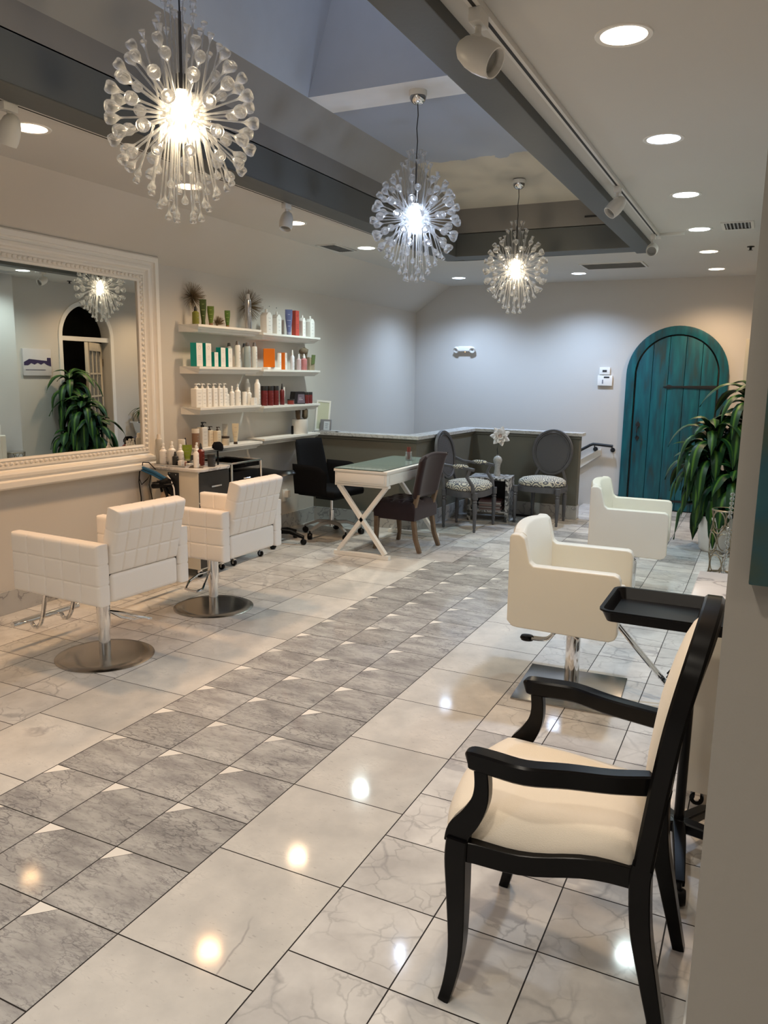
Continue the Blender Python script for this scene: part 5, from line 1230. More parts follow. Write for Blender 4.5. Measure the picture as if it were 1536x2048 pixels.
# ring pulls on the station side seen at the wall edge
for z_, r_ in ((.545, .055), (.33, .05)):
    b = MB(); b.tube([(1.49+.01*math.cos(2*PI*i/24)*0 + r_*math.cos(2*PI*i/24), 1.415, z_+r_*math.sin(2*PI*i/24)) for i in range(24)], .004, 6, closed=True, upv=(0, 1, 0))
    solo(b, 'dryer_ring', M_champ, 'thin brass ring on the right cabinet side, %s' % ('upper one' if z_ > .4 else 'lower one'), 'ring', (1.49, 1.415, z_))

# ================================================================== CANVAS ON THE NEAR WALL
t = thing('canvas_painting', 'teal abstract canvas on the near wall at the right picture edge', 'painting', (1.95, -.06, 1.165), world=True)
b = MB(); b.box(1.500, 2.35, -.104, -.064, 1.233, 2.1); part(b, 'canvas', M_canvas, t, bevel=.003)

# ================================================================== DESK, GLASS TOP, PEN JAR
t = thing('desk', 'white desk with crossed legs in front of the olive low wall', 'desk', (-1.52, 4.94, 0), world=True)
DX0, DX1, DY0, DY1, DZ = -1.775, -1.268, 4.345, 5.53, .752
b = MB(); b.box(DX0, DX1, DY0, DY1, DZ-.022, DZ); part(b, 'tabletop', M_white, t, bevel=.003)
b = MB(); b.box(DX0+.008, DX1-.008, DY0+.008, DY1-.008, DZ-.12, DZ-.022); part(b, 'apron', M_white, t, bevel=.002)
b = MB(); b.box(DX0-.002, DX0+.05, DY0+.004, DY0+.008, DZ-.115, DZ-.024); 
for x in (DX0+.012, DX1-.02): pass
b = MB(); b.box(DX1-.008, DX1-.002, DY0+.06, DY1-.06, DZ-.105, DZ-.035); part(b, 'drawer_front', M_white, t, bevel=.002)
b = MB(); b.box(DX0+.03, DX1-.03, DY0+.002, DY0+.008, DZ-.105, DZ-.035); part(b, 'end_panel', M_white, t, bevel=.002)
for y in (DY0+.045, DY1-.045):
    b = MB(); q = .035
    b.bar([(DX0+.03, y, DZ-.14), (DX1-.03, y, .04)], q, .042, upv=(0, 1, 0), ch=.1); b.bar([(DX1-.03, y, DZ-.14), (DX0+.03, y, .04)], q*.98, .042, upv=(0, 1, 0), ch=.1)
    b.bar([(DX0+.0, y, DZ-.132), (DX1-.0, y, DZ-.132)], .045, .022, ch=.1); b.bar([(DX0-.01, y, .018), (DX1+.01, y, .018)], .045, .034, ch=.1)
    part(b, 'leg', M_white, t)
t = thing('glass_top', 'green-tinted glass sheet lying on the white desk', 'glass top', (-1.52, 4.94, DZ), world=True)
b = MB(); b.box(DX0+.004, DX1-.045, DY0+.004, DY1-.004, DZ+.0005, DZ+.008, mi=0); part(b, 'glass_sheet', M_glassgreen, t, bevel=.001, smooth=False)
b = MB(); b.box(DX0+.0035, DX1-.0445, DY0+.0035, DY0+.0045, DZ+.001, DZ+.0075).box(DX1-.0455, DX1-.0445, DY0+.004, DY1-.004, DZ+.001, DZ+.0075); part(b, 'glass_edge', M_edge, t, smooth=False)
t = thing('pencil_jar', 'small clear jar with red sticks on the glass desk top', 'jar', (-1.46, 5.20, DZ+.008))
b = MB(); b.lathe([(0, 0), (.028, 0), (.032, .01), (.032, .05), (.026, .062), (.030, .078), (.032, .082), (.029, .082), (.024, .064), (.029, .05), (.029, .008), (0, .006)], n=20); part(b, 'jar_body', M_glass, t)
b = MB()
for a in (0, 2, 4): b.tube([(.008*math.cos(a), .008*math.sin(a), .01), (.014*math.cos(a), .014*math.sin(a), .125)], .005, 6)
part(b, 'sticks', dmat((0.25, 0.05, 0.04)), t)

# ================================================================== BROWN TUFTED CHAIR
def tufted_chair():
    t = thing('dining_chair', 'brown velvet button-tufted chair with oak legs at the desk', 'chair', (-1.36, 4.955, 0), R(-93))
    # local: faces -Y
    for s in (-1, 1):
        b = MB(); b.bar([(s*.215, -.185, .30), (s*.215, -.19, .20), (s*.222, -.185, .08), (s*.226, -.20, 0)], [.045, .040, .030, .032], [.045, .04, .03, .034], upv=(1, 0, 0)); part(b, 'leg', M_oak, t)
        b = MB(); b.bar([(s*.185, .20, .52), (s*.185, .17, .40), (s*.185, .165, .28), (s*.190, .19, .12), (s*.195, .235, 0)], [.036]*5, [.040, .046, .046, .038, .032], upv=(1, 0, 0)); part(b, 'leg', M_oak, t)
    nu, nv = 30, 30
    def dim(u, v, n1, n2):
        a = 0
        for i in range(n1):
            for j in range(n2 - (i % 2)):
                cu = (i+.5)/n1; cv = (j+.5 + .5*(i % 2))/n2
                a = max(a, math.exp(-((u-cu)**2+(v-cv)**2)/.0022))
        return a
    b = MB()
    def top(u, v):
        x = -.235+.47*u; y = -.215+.41*v; e = min(u, 1-u, v, 1-v); r_ = min(1, e/.16)
        return (x, y, .375 + .085*math.sqrt(1-(1-r_)**2) - .034*dim(u, v, 5, 4)*(1 if r_ > .5 else 0))
    G = b.grid(top, nu, nv); ring = [G[i][0] for i in range(nu+1)] + [G[nu][j] for j in range(1, nv+1)] + [G[i][nv] for i in range(nu-1, -1, -1)] + [G[0][j] for j in range(nv-1, 0, -1)]
    low = [b.bm.verts.new((v.co.x*.98, v.co.y*.98, .285)) for v in ring]
    for i in range(len(ring)): b.bm.faces.new((ring[i], ring[(i+1) % len(ring)], low[(i+1) % len(ring)], low[i]))
    b.bm.faces.new(low); part(b, 'seat', M_brownvel, t, angle=80)
    b = MB(); n = 22
    def side(sg):
        def f(u, v):
            wid = .215 + .025*v; x = (-1+2*u)*wid; zz = .47 + .39*v + .022*math.sin(PI*u)*v
            y = .165 + .065*v + .02*v*v - .035*(1-(2*u-1)**2) + .02
            e = min(u, 1-u, v, 1-v); r_ = min(1, e/.12); h = .036*math.sqrt(1-(1-r_)**2)
            if sg < 0: h -= .012*dim(u, v, 4, 4)*(1 if r_ >= 1 else 0)
            if v > .9: y += .02*(v-.9)/.1
            return (x, y + sg*h, zz)
        return f
    G1 = b.grid(side(1), n, n); G2 = b.grid(side(-1), n, n)
    part(b, 'backrest', M_brownvel, t, angle=80)
tufted_chair()

# ================================================================== GREY CANE-BACK CHAIRS
def cane_chair(lab, arms, loc, rz):
    t = thing('cane_back_armchair' if arms else 'cane_back_chair', lab, 'chair', loc, rz)
    fwid, bw = (.26, .165) if arms else (.235, .18); fy, by = -.19, .19
    for s in (-1, 1):
        for (x, y) in ((s*fwid, fy), (s*bw, by)):
            b = MB(); b.lathe([(0, 0), (.012, 0), (.015, .02), (.012, .035), (.016, .05), (.021, .20), (.024, .285), (.017, .295), (.025, .31), (.017, .325), (.028, .335), (.028, .40), (0, .40)], (x, y, 0), n=14); part(b, 'leg', M_greywood, t)
    def outline(f=1.0, n=40):
        P = []
        for i in range(n):
            a = 2*PI*i/n; c, s_ = math.cos(a), math.sin(a)
            y = (abs(s_)**.75)*math.copysign(1, s_); x = (abs(c)**.75)*math.copysign(1, c)
            w_ = fwid+.02 if y < 0 else fwid+.02 + (bw-fwid)*(y)
            P.append((x*w_*f, y*.225*f))
        return P
    b = MB(); O = outline(); I = outline(.9)
    b.rings([[(x, y, .345) for x, y in O], [(x, y, .405) for x, y in O], [(x, y, .405) for x, y in I], [(x, y, .345) for x, y in I]], closed=True); part(b, 'seat_rail', M_greywood, t)
    b = MB(); b.rings([[(x*k, y*k, zz) for x, y in outline()] for k, zz in ((.9, .40), (.97, .41), (1.0, .43), (.97, .455), (.85, .478), (.6, .492), (.3, .498), (.02, .50))]); part(b, 'seat_cushion', M_damask, t, angle=80)
    # oval back
    zc, rz_, rx_ = .735, .235, .215; tl_ = R(10 if arms else 6)
    def Bk(x, zz): return (x, by+.02 + (zz-.44)*math.tan(tl_), zz)
    b = MB(); oval = [(rx_*math.cos(2*PI*i/40)*(1.0+.05*math.sin(2*PI*i/40)), zc+rz_*math.sin(2*PI*i/40)) for i in range(40)]
    b.bar([Bk(x, zz) for x, zz in oval], .030, .030, upv=(0, 1, 0), closed=True, ch=.35); part(b, 'back_frame', M_greywood, t)
    b = MB(); b.bar([Bk(x*.90, zc+(zz-zc)*.90) for x, zz in oval], .010, .030, upv=(0, 1, 0), closed=True); part(b, 'inner_moulding', M_greywood, t)
    b = MB(); n = 22; thk = .0022
    for i in range(-n, n+1):
        x = i*rx_*.88/n; h_ = rz_*.88*math.sqrt(max(0, 1-(i/n)**2)); b.bar([Bk(x, zc-h_), Bk(x, zc+h_)], .0045, .002, upv=(0, 1, 0), ch=.1)
        zz = zc+i*rz_*.88/n; w_ = rx_*.88*math.sqrt(max(0, 1-(i/n)**2)); b.bar([Bk(-w_, zz), Bk(w_, zz)], .0045, .002, upv=(0, 1, 0), ch=.1)
    part(b, 'cane_panel', mat('grey_cane', (0.11, 0.11, 0.12), 0.6), t, merge=False)
    for s in (-1, 1):
        b = MB(); b.bar([(s*bw, by, .39), (s*bw*.95, by+.015, .46), Bk(s*rx_*.62, zc-rz_*.77)], .026, .026, upv=(1, 0, 0)); part(b, 'back_post', M_greywood, t)
    if arms:
        for s in (-1, 1):
            b = MB(); b.bar([(s*fwid, fy+.02, .40), (s*(fwid+.012), fy+.03, .47), (s*(fwid+.01), fy+.09, .55), (s*(fwid+.008), fy+.06, .625)], [.036, .032, .028, .026], [.036, .032, .028, .026], upv=(1, 0, 0)); part(b, 'arm_post', M_greywood, t)
            b = MB(); b.bar([(s*(fwid+.01), fy+.02, .628), (s*(fwid+.008), fy+.07, .638), (s*(fwid-.01), -.02, .64), (s*(rx_+.015), by-.03, .655), (s*(rx_-.006), by+.055, .69)], [.04, .034, .03, .028, .024], [.028, .026, .024, .026, .026]); part(b, 'armrest', M_greywood, t)
            b = MB(); b.rings([[(s*(fwid-.008) + .022*math.cos(2*PI*k/10)*q, -.02+d_, .652+.022*math.sin(2*PI*k/10)*q) for k in range(10)] for d_, q in ((-.085, .2), (-.07, .8), (-.03, 1.05), (.03, 1.05), (.07, .8), (.085, .2))]); part(b, 'arm_pad', M_damask, t)
    return t
cane_chair('grey cane-backed armchair with scroll fabric beside the inlaid side table', True, (-1.20, 6.13, 0), R(87))
cane_chair('grey armless oval cane-back chair against the low wall', False, (-.59, 6.80, 0), R(-6))

# ---- inlaid side table, magazines, vase with flower
t = thing('side_table', 'dark side table with pale mosaic edges in the low-wall corner', 'side table', (-1.14, 6.72, 0), R(8))
b = MB(); b.box(-.22, .22, -.20, .20, .445, .47); part(b, 'tabletop', M_inlay, t, bevel=.002)
for s in (-1, 1):
    b = MB(); b.box(min(s*.22, s*.185), max(s*.22, s*.185), -.20, .20, 0, .445); part(b, 'side_panel', M_inlay if s > 0 else M_inlay, t, bevel=.002)
b = MB(); b.box(-.185, .185, -.19, .20, .10, .12); part(b, 'shelf', M_inlay, t)
b = MB(); b.box(-.185, .185, .18, .20, .12, .445); part(b, 'back_panel', mat('dark_back', (0.03, 0.03, 0.03), 0.6), t)
mgc = [(0.30, 0.25, 0.24), (0.16, 0.09, 0.08), (0.38, 0.34, 0.32), (0.12, 0.10, 0.10), (0.34, 0.22, 0.20), (0.22, 0.19, 0.18), (0.40, 0.36, 0.33), (0.10, 0.05, 0.05)]
pos = ['lowest', 'second from the bottom', 'third from the bottom', 'fourth from the bottom', 'fourth from the top', 'third from the top', 'second from the top', 'topmost']
for i, (c, nm) in enumerate(zip(mgc, pos)):
    b = MB(); T = Matrix.Translation((-1.11+random.uniform(-.01, .01), 6.66, .121+.0125*i)) @ Matrix.Rotation(R(8+random.uniform(-6, 6)), 4, 'Z'); b.box(-.12, .12, -.13, .13, 0, .0118, T=T)
    o = solo(b, 'magazine', dmat(c), 'magazine in the pile on the side table shelf, %s' % nm, 'magazine', (-1.11, 6.66, .121+.0125*i), 'magazines piled on the side table shelf', smooth=False)
b = MB(); b.box(-.11, .11, -.08, .08, 0, .006, T=Matrix.Translation((-1.19, 6.63, .471)) @ Matrix.Rotation(R(20), 4, 'Z')); solo(b, 'magazine', dmat((0.26, 0.27, 0.30)), 'open glossy magazine on top of the side table', 'magazine', (-1.19, 6.63, .471), smooth=False)
t = thing('vase', 'mottled silver-white vase on the side table', 'vase', (-1.10, 6.78, .471))
b = MB(); b.lathe([(0, 0), (.045, 0), (.05, .01), (.05, .02), (.038, .10), (.045, .16), (.062, .20), (.066, .235), (.05, .27), (.02, .29), (.02, .30), (0, .30)], n=24); part(b, 'vase_body', mat('mottled_glaze', (0.38, 0.38, 0.37), 0.25, noise=(40, 0.4)), t)
t.scale = (.75, .75, .75)
t = thing('artificial_flower', 'large white artificial flower on a dark stem in the vase', 'flower', (-1.10, 6.78, .69))
b = MB(); b.tube([(0, 0, 0), (-.01, 0, .07), (.005, -.01, .14), (.028, -.02, .21)], .004, 6); part(b, 'stem', M_iron, t)
fc = Vector((.030, -.03, .215))
for ringk, (n, L_, el) in enumerate(((7, .112, 8), (7, .095, 34), (6, .072, 60))):
    for i in range(n):
        a = 2*PI*(i+.5*ringk)/n
        ax = Vector((.25, -.93, .12)).normalized(); e1 = ax.cross(Vector((0, 0, 1))).normalized(); e2 = e1.cross(ax).normalized()
        rad = e1*math.cos(a) + e2*math.sin(a); tan = -e1*math.sin(a) + e2*math.cos(a)
        def pf(u, v, rad=rad, tan=tan, L_=L_, el=el):
            s_ = v*L_; w_ = .03*math.sin(PI*min(1, v*.92+.06))**.8*(2*u-1)
            up_ = math.sin(R(el))*s_ + .02*v*v - .01*(2*u-1)**2
            return fc + rad*math.cos(R(el))*s_ + tan*w_ + ax*up_
        b = MB(); b.grid(pf, 4, 8); part(b, 'petal', mat('white_petal', (0.80, 0.78, 0.76), 0.6), t, angle=80)
b = MB(); b.ball(fc + ax*.03, .018, 10, 6); part(b, 'flower_centre', mat('petal_blush', (0.62, 0.48, 0.44), 0.7), t)

# ================================================================== OFFICE CHAIR AND SADDLE STOOL
t = thing('office_chair', 'black fabric office chair with tub arms behind the desk', 'office chair', (-2.20, 5.06, 0), R(82))
b = MB(); b.box(-.24, .24, -.22, .24, .40, .47); part(b, 'seat', M_blackfab, t, bevel=.03, seg=4)
b = MB(); n = 20
def backf(sg):
    def f(u, v):
        x = (-1+2*u)*(.225-.03*v*v); y = .235 + .10*v - .05*(2*u-1)**2; e = min(u, 1-u, v, 1-v); h = .02*math.sqrt(max(0, 1-(1-min(1, e/.12))**2)); return (x, y+sg*h, .40+.52*v)
    return f
b.grid(backf(1), n, n); b.grid(backf(-1), n, n); part(b, 'backrest', M_blackfab, t, angle=80)
for s in (-1, 1):
    b = MB()
    def armf(sg, s=s):
        def f(u, v):
            y = -.13+.40*u; ztop = .70 - .07*max(0, (.35-u)/.35)**2; zz = .41 + (ztop-.41)*v; e = min(u, 1-u, v, 1-v); h = .018*math.sqrt(max(0, 1-(1-min(1, e/.14))**2))
            return (s*(.235+.03*v)+sg*h, y - .03*(v-.5)*(1-u), zz)
        return f
    b.grid(armf(1), 16, 12); b.grid(armf(-1), 16, 12); part(b, 'armrest', M_blackfab, t, angle=80)
b = MB(); b.box(-.10, .10, -.10, .12, .36, .40); b.tube([(.05, 0, .37), (.28, -.02, .355)], .006, 6); part(b, 'tilt_mechanism', M_black, t, bevel=.006)
b = MB(); b.lathe([(0, .37), (.014, .37), (.014, .25), (.024, .25), (.024, .09), (0, .09)], n=16); part(b, 'column', M_chrome, t)
for k in range(5):
    a = 2*PI*k/5+.5; d = Vector((math.cos(a), math.sin(a), 0)); p = Vector((0, 0, .13)); e_ = d*.29; e_.z = .075
    b = MB(); b.bar([p, p+d*.15, e_], [.035, .03, .024], [.04, .028, .02]); part(b, 'base_arm', mat('silver_grey_metal', (0.42, 0.41, 0.40), 0.4, 0.6), t)
    b = MB(); b.lathe([(0, -.022), (.026, -.022), (.03, -.014), (.03, .014), (.026, .022), (0, .022)], n=14, T=Matrix.Translation((e_.x, e_.y, .03)) @ Matrix.Rotation(a+.7, 4, 'Z') @ Matrix.Rotation(PI/2, 4, 'X')); b.tube([(e_.x, e_.y, .04), (e_.x, e_.y, .08)], .008, 8); part(b, 'caster', M_black, t)
t = thing('saddle_stool', 'black vinyl saddle stool on a five-star castor base by the shelves', 'stool', (-2.47, 4.50, 0), R(0))
b = MB(); n = 24
def sadf(sg):
    def f(u, v):
        a = 2*PI*u; r_ = v*(1+.08*math.cos(2*a)); x = r_*.185*math.cos(a); y = r_*.165*math.sin(a)
        return (x, y, .625 + (.045*math.sqrt(max(0, 1-v**6)) if sg > 0 else 0) - .018*math.cos(a)**2*0 + .028*(x/.18)**2 - .02*(y/.16)**2)
    return f
b.grid(sadf(1), n, 8); b.grid(sadf(-1), n, 8); part(b, 'seat', M_blackvinyl, t, angle=80)
b = MB(); b.tube([(0, 0, .62), (0, 0, .40)], .012, 10); part(b, 'piston', M_chrome, t)
b = MB(); b.lathe([(0, .41), (.026, .41), (.030, .11), (.045, .08), (0, .08)], n=16); part(b, 'column', M_black, t)
for k in range(5):
    a = 2*PI*k/5+R(-62); d = Vector((math.cos(a), math.sin(a), 0)); p = Vector((0, 0, .11)); e_ = d*.27; e_.z = .07
    b = MB(); b.bar([p, p+d*.14, e_], [.05, .042, .036], [.045, .032, .026]); part(b, 'base_arm', M_black, t)
    b = MB(); b.lathe([(0, -.02), (.022, -.02), (.027, -.012), (.027, .012), (.022, .02), (0, .02)], n=14, T=Matrix.Translation((e_.x, e_.y, .027)) @ Matrix.Rotation(a+.9, 4, 'Z') @ Matrix.Rotation(PI/2, 4, 'X')); b.tube([(e_.x, e_.y, .04), (e_.x, e_.y, .075)], .008, 8); part(b, 'caster', M_black, t)

# ================================================================== FAR WALL: TEAL ARCHED DOOR, FITTINGS
DCX, DHW, DZS = .525, .555, 1.585
t = bpy.data.objects.new('door_1', None); col.objects.link(t); t.location = (DCX, YF, 0); t['kind'] = 'structure'; OFF['door_1'] = Vector((DCX, YF, 0))
def archxz(cx_, hw, z0, zs, n=32): return [(cx_-hw, z0)] + [(cx_-hw*math.cos(PI*i/n), zs+hw*math.sin(PI*i/n)) for i in range(n+1)] + [(cx_+hw, z0)]
b = MB(); O = archxz(DCX, DHW, 0, DZS); I = archxz(DCX, DHW-.095, 0, DZS)
b.rings([[(o_[0], YF-.045, o_[1]), (o_[0], YF, o_[1]), (i_[0], YF, i_[1]), (i_[0], YF-.045, i_[1])] for o_, i_ in zip(O, I)]); part(b, 'door_casing', M_teal, t, bevel=.003)
pw = DHW-.112; nb = 5
for k in range(nb):
    xa = DCX-pw+2*pw*k/nb+.0025; xb = DCX-pw+2*pw*(k+1)/nb-.0025; n = 8
    pts = [(xa, .012)] + [(xb, .012)] + [(xb+(xa-xb)*i/n, DZS+math.sqrt(max(0, pw*pw-(xb+(xa-xb)*i/n-DCX)**2))) for i in range(n+1)]
    b = MB(); b.prism(pts, 'y', YF-.032, YF-.006); part(b, 'door_board', M_teal, t, bevel=.003)
b = MB(); G = archxz(DCX, DHW-.096, 0.0, DZS); b.prism(G, 'y', YF-.005, YF-.001); part(b, 'dark_gap', M_dark, t)
b = MB(); hp = [(DCX+.44, 1.43), (DCX+.44, 1.475), (DCX-.03, 1.462), (DCX-.065, 1.476), (DCX-.09, 1.474), (DCX-.10, 1.46), (DCX-.135, 1.452), (DCX-.10, 1.444), (DCX-.09, 1.43), (DCX-.065, 1.428), (DCX-.03, 1.444)]
b.prism(hp, 'y', YF-.042, YF-.033); part(b, 'strap_hinge', M_iron, t, bevel=.001)
b = MB(); hp2 = [(x_, z_-1.33) for x_, z_ in hp]; b.prism(hp2, 'y', YF-.042, YF-.033); part(b, 'strap_hinge', M_iron, t, bevel=.001)
hx = DCX-.385
b = MB(); b.prism([(hx-.026, 1.0), (hx, .965), (hx+.026, 1.0), (hx+.018, 1.02), (hx, 1.045), (hx-.018, 1.02)], 'y', YF-.04, YF-.033); b.prism([(hx-.026, .85), (hx, .81), (hx+.026, .85), (hx+.016, .87), (hx, .862), (hx-.016, .87)], 'y', YF-.04, YF-.033)
b.tube([(hx, YF-.04, .985), (hx, YF-.085, .965), (hx, YF-.09, .92), (hx, YF-.085, .875), (hx, YF-.04, .86)], .007, 8); part(b, 'door_handle', M_iron, t)

t = thing('thermostat', 'small white thermostat above the alarm keypad left of the teal door', 'thermostat', (-.285, YF, 1.58), world=True)
b = MB(); b.box(-.347, -.222, YF-.028, YF, 1.58, 1.665); part(b, 'housing', M_cap, t, bevel=.006)
b = MB(); b.box(-.31, -.26, YF-.030, YF-.027, 1.61, 1.635); part(b, 'screen', M_labelblk, t, smooth=False)
t = thing('alarm_keypad', 'square white alarm keypad below the thermostat', 'keypad', (-.275, YF, 1.45), world=True)
b = MB(); b.box(-.363, -.190, YF-.03, YF, 1.45, 1.572); part(b, 'housing', M_cap, t, bevel=.005)
b = MB(); b.box(-.29, -.225, YF-.032, YF-.029, 1.54, 1.558); part(b, 'screen', M_labelblk, t, smooth=False)
b = MB(); b.box(-.308, -.295, YF-.033, YF-.029, 1.475, 1.52); part(b, 'button_strip', mat('keypad_grey', (0.2, 0.2, 0.24), 0.5), t)
t = thing('emergency_light', 'white two-headed emergency light on the far wall', 'emergency light', (-2.06, YF, 1.83), world=True)
b = MB(); b.box(-2.15, -1.96, YF-.065, YF, 1.845, 1.915); part(b, 'housing', M_cap, t, bevel=.022, seg=4)
for s, x_ in ((-1, -2.165), (1, -1.955)):
    d = Vector((s*.25, -.85, -.45)).normalized(); q = d.to_track_quat('Z', 'Y').to_matrix().to_4x4(); q.translation = Vector((x_, YF-.05, 1.872))
    b = MB(); b.lathe([(0, -.035), (.028, -.03), (.04, 0), (.04, .025), (.034, .028), (0, .012)], n=18, T=q); h_ = part(b, 'lamp_head', M_cap, t)
    b = MB(); b.lathe([(0, .016), (.032, .020), (.032, .016), (0, .012)], n=18, T=q); part(b, 'lens', mat('grey_lens', (0.35, 0.37, 0.42), 0.15), h_)
b = MB(); b.ball((-2.05, YF-.05, 1.842), .004, 8, 6); part(b, 'indicator', emis('amber_led', (1.0, 0.45, 0.12), 3), t)
t = thing('handrail', 'dark metal handrail at the top of the stair, beside the low wall', 'handrail', (-.35, YF, .7), world=True)
b = MB(); b.tube([(-.125, YF-.075, .735), (-.30, YF-.075, .748), (-.36, YF-.075, .750), (-.395, YF-.075, .735), (-.60, YF-.075, .61), (-1.4, YF-.075, .10)], .018, 10); part(b, 'rail', M_iron, t)
for x_, z_ in ((-.135, .70), (-.34, .70)):
    b = MB(); b.lathe([(0, -.006), (.028, -.006), (.028, 0), (0, 0)], n=16, T=Matrix.Translation((x_, YF-.001, z_-.015)) @ Matrix.Rotation(PI/2, 4, 'X') @ Matrix.Rotation(PI, 4, 'X')); b.tube([(x_, YF-.004, z_-.015), (x_, YF-.06, z_-.01), (x_, YF-.075, z_+.03)], .007, 8); part(b, 'bracket', M_iron, t)

# ================================================================== PLANTS
def leaf(b, p, az, L_, wd, lift, droop, rnd, twist=0):
    d = Vector((math.cos(az), math.sin(az), 0)); side = Vector((-math.sin(az), math.cos(az), 0)); n = 9
    pts = []; cur = Vector(p); ang = lift; st = L_/n
    for i in range(n+1):
        pts.append(cur.copy()); cur += (d*math.cos(ang) + Vector((0, 0, 1))*math.sin(ang))*st; ang = max(ang - droop/n*(1.35 if i < n/2 else .7), R(-88))
    V = []
    for i, q in enumerate(pts):
        f = i/n; w_ = wd*(.30+.70*math.sin(PI*min(1, f*.78+.16)))*(1 if f < .8 else max(.03, (1-f)/.2))
        tg = (pts[min(n, i+1)]-pts[max(0, i-1)]).normalized(); nrm = side.cross(tg).normalized(); wv = math.sin(f*7+az*3)*wd*.12
        V.append([q + side*(w_*(k/2-1)) + nrm*(abs(k-2)*w_*.16 + wv*(k-2)*.5) for k in range(5)])
    if b.uv is None: b.uv = b.bm.loops.layers.uv.new('UVMap')
    vs = [[b.bm.verts.new(c) for c in r_] for r_ in V]
    for i in range(n):
        for k in range(4):
            f = b.bm.faces.new((vs[i][k], vs[i][k+1], vs[i+1][k+1], vs[i+1][k]))
            for lp, (a_, c_) in zip(f.loops, ((k, i), (k+1, i), (k+1, i+1), (k, i+1))): lp[b.uv].uv = (a_/4, c_/n)
def corn_plant():
    t = thing('corn_plant', 'tall potted plant with drooping striped leaves in front of the teal door', 'potted plant', (1.19, 6.22, 0))
    b = MB(); b.lathe([(0, 0), (.13, 0), (.15, .02), (.185, .30), (.19, .33), (.175, .33), (.165, .29), (0, .28)], n=36); part(b, 'pot', M_pot, t)
    b = MB(); b.lathe([(0, .27), (.168, .285), (.168, .295), (0, .30)], n=24); part(b, 'soil', M_soil, t)
    rnd = random.Random(4)
    canes = [((-.05, -.03), (-.13, -.06, 1.13), 48), ((.08, .04), (.19, .02, 1.46), 46), ((-.06, .06), (-.24, .03, .86), 34), ((.05, -.06), (.12, -.12, .70), 26)]
    for (x, y), tip, nl in canes:
        b = MB(); b.tube([(x, y, .28), ((x+tip[0])/2, (y+tip[1])/2+.01, (tip[2]+.28)/2), tip], [.020, .018, .013], 8); part(b, 'cane', M_cane, t)
    b = MB()
    for (x, y), tip, nl in canes:
        for i in range(nl):
            f = i/(nl-1); zz = tip[2] - .52*(1-f)**1.2 if tip[2] > .8 else tip[2] - .2*(1-f)
            q = (zz-.28)/(tip[2]-.28); px = x+(tip[0]-x)*q; py = y+(tip[1]-y)*q
            az = i*2.4+rnd.uniform(-.3, .3); LL = rnd.uniform(.42, .60)*(1 if f < .85 else .6)
            if math.cos(az) > .2: LL = min(LL, max(.12, (XR-.06-1.19-px)/math.cos(az)/.72))
            leaf(b, (px, py, zz), az, LL, rnd.uniform(.042, .058), R(26+50*f**3), R(150-50*f**4), rnd)
    part(b, 'leaves', M_leaf, t, angle=80, merge=False)
corn_plant()
def small_plant(loc, lab, s=1.0, n=26, sd=3):
    t = thing('potted_plant', lab, 'potted plant', loc)
    b = MB(); b.lathe([(0, 0), (.05, 0), (.065, .10), (.068, .11), (.058, .11), (.055, .09), (0, .09)], n=20); part(b, 'pot', M_pot, t)
    rnd = random.Random(sd); b = MB()
    for i in range(n): leaf(b, (0, 0, .10), i*2.4, rnd.uniform(.14, .26), .014, R(rnd.uniform(30, 75)), R(110), rnd)
    part(b, 'leaves', M_leaf, t, angle=80, merge=False); t.scale = (s, s, s)
# mirrored console at the right far wall with a plant, seen in the mirror
t = thing('mirrored_console', 'faceted mirrored console by the right wall, seen in the mirror', 'console', (1.33, 7.62, 0), world=True)
b = MB(); b.box(1.18, 1.49, 7.42, 7.85, .78, .80); part(b, 'top', M_mirror, t, bevel=.002)
b = MB(); b.prism([(7.46, .78), (7.81, .78), (7.72, .50), (7.55, .50)], 'x', 1.20, 1.47); part(b, 'facet_body', M_mirror, t, smooth=False)
b = MB(); b.box(1.24, 1.44, 7.55, 7.72, 0, .50); part(b, 'pedestal', M_mirror, t)
small_plant((1.34, 7.62, .80), 'small leafy plant on the mirrored console, seen in the mirror', 1.3)
# iron side table with rings and a crystal bead garland
t = thing('ring_side_table', 'tall champagne metal side table of interlocking rings by the near wall edge', 'side table', (1.285, 5.25, 0), world=True)
cx_, cy_, rr = 1.285, 5.25, .105; zt = .53
b = MB(); b.tube([(cx_+rr*math.cos(2*PI*i/32), cy_+rr*math.sin(2*PI*i/32), zt) for i in range(32)], .007, 8, closed=True); b.tube([(cx_+rr*math.cos(2*PI*i/32), cy_+rr*math.sin(2*PI*i/32), .01) for i in range(32)], .007, 8, closed=True); part(b, 'rim', M_champ, t)
b = MB()
for k in range(6):
    a0 = 2*PI*k/6
    for j in range(3):
        zc_ = .09+.175*j; hh = .088; pts = []
        for i in range(20):
            al = a0 + .5236*math.cos(2*PI*i/20)*1.0; pts.append((cx_+rr*math.cos(al+.52*(j % 2)), cy_+rr*math.sin(al+.52*(j % 2)), zc_+hh*math.sin(2*PI*i/20)))
        b.tube(pts, .005, 6, closed=True)
part(b, 'ring_lattice', M_champ, t, merge=False)
b = MB(); b.lathe([(0, zt), (rr-.004, zt), (rr-.004, zt+.005), (0, zt+.005)], (cx_, cy_, 0), n=32); part(b, 'mirror_top', M_mirror, t)
t = thing('crystal_garland', 'hanging string of clear crystal beads beside the ring table', 'bead garland', (1.29, 4.95, .2), world=True)
rnd = random.Random(2)
for i in range(19):
    zz = .70 - .034*i - (.03 if i > 5 else 0)
    if i == 6: continue
    b = MB(); b.ball((1.325-.003*i*.3, 4.93, zz), .0165, 8, 6); part(b, 'crystal_bead', M_crys if 'M_crys' in globals() else M_glass, t, angle=10, smooth=False)
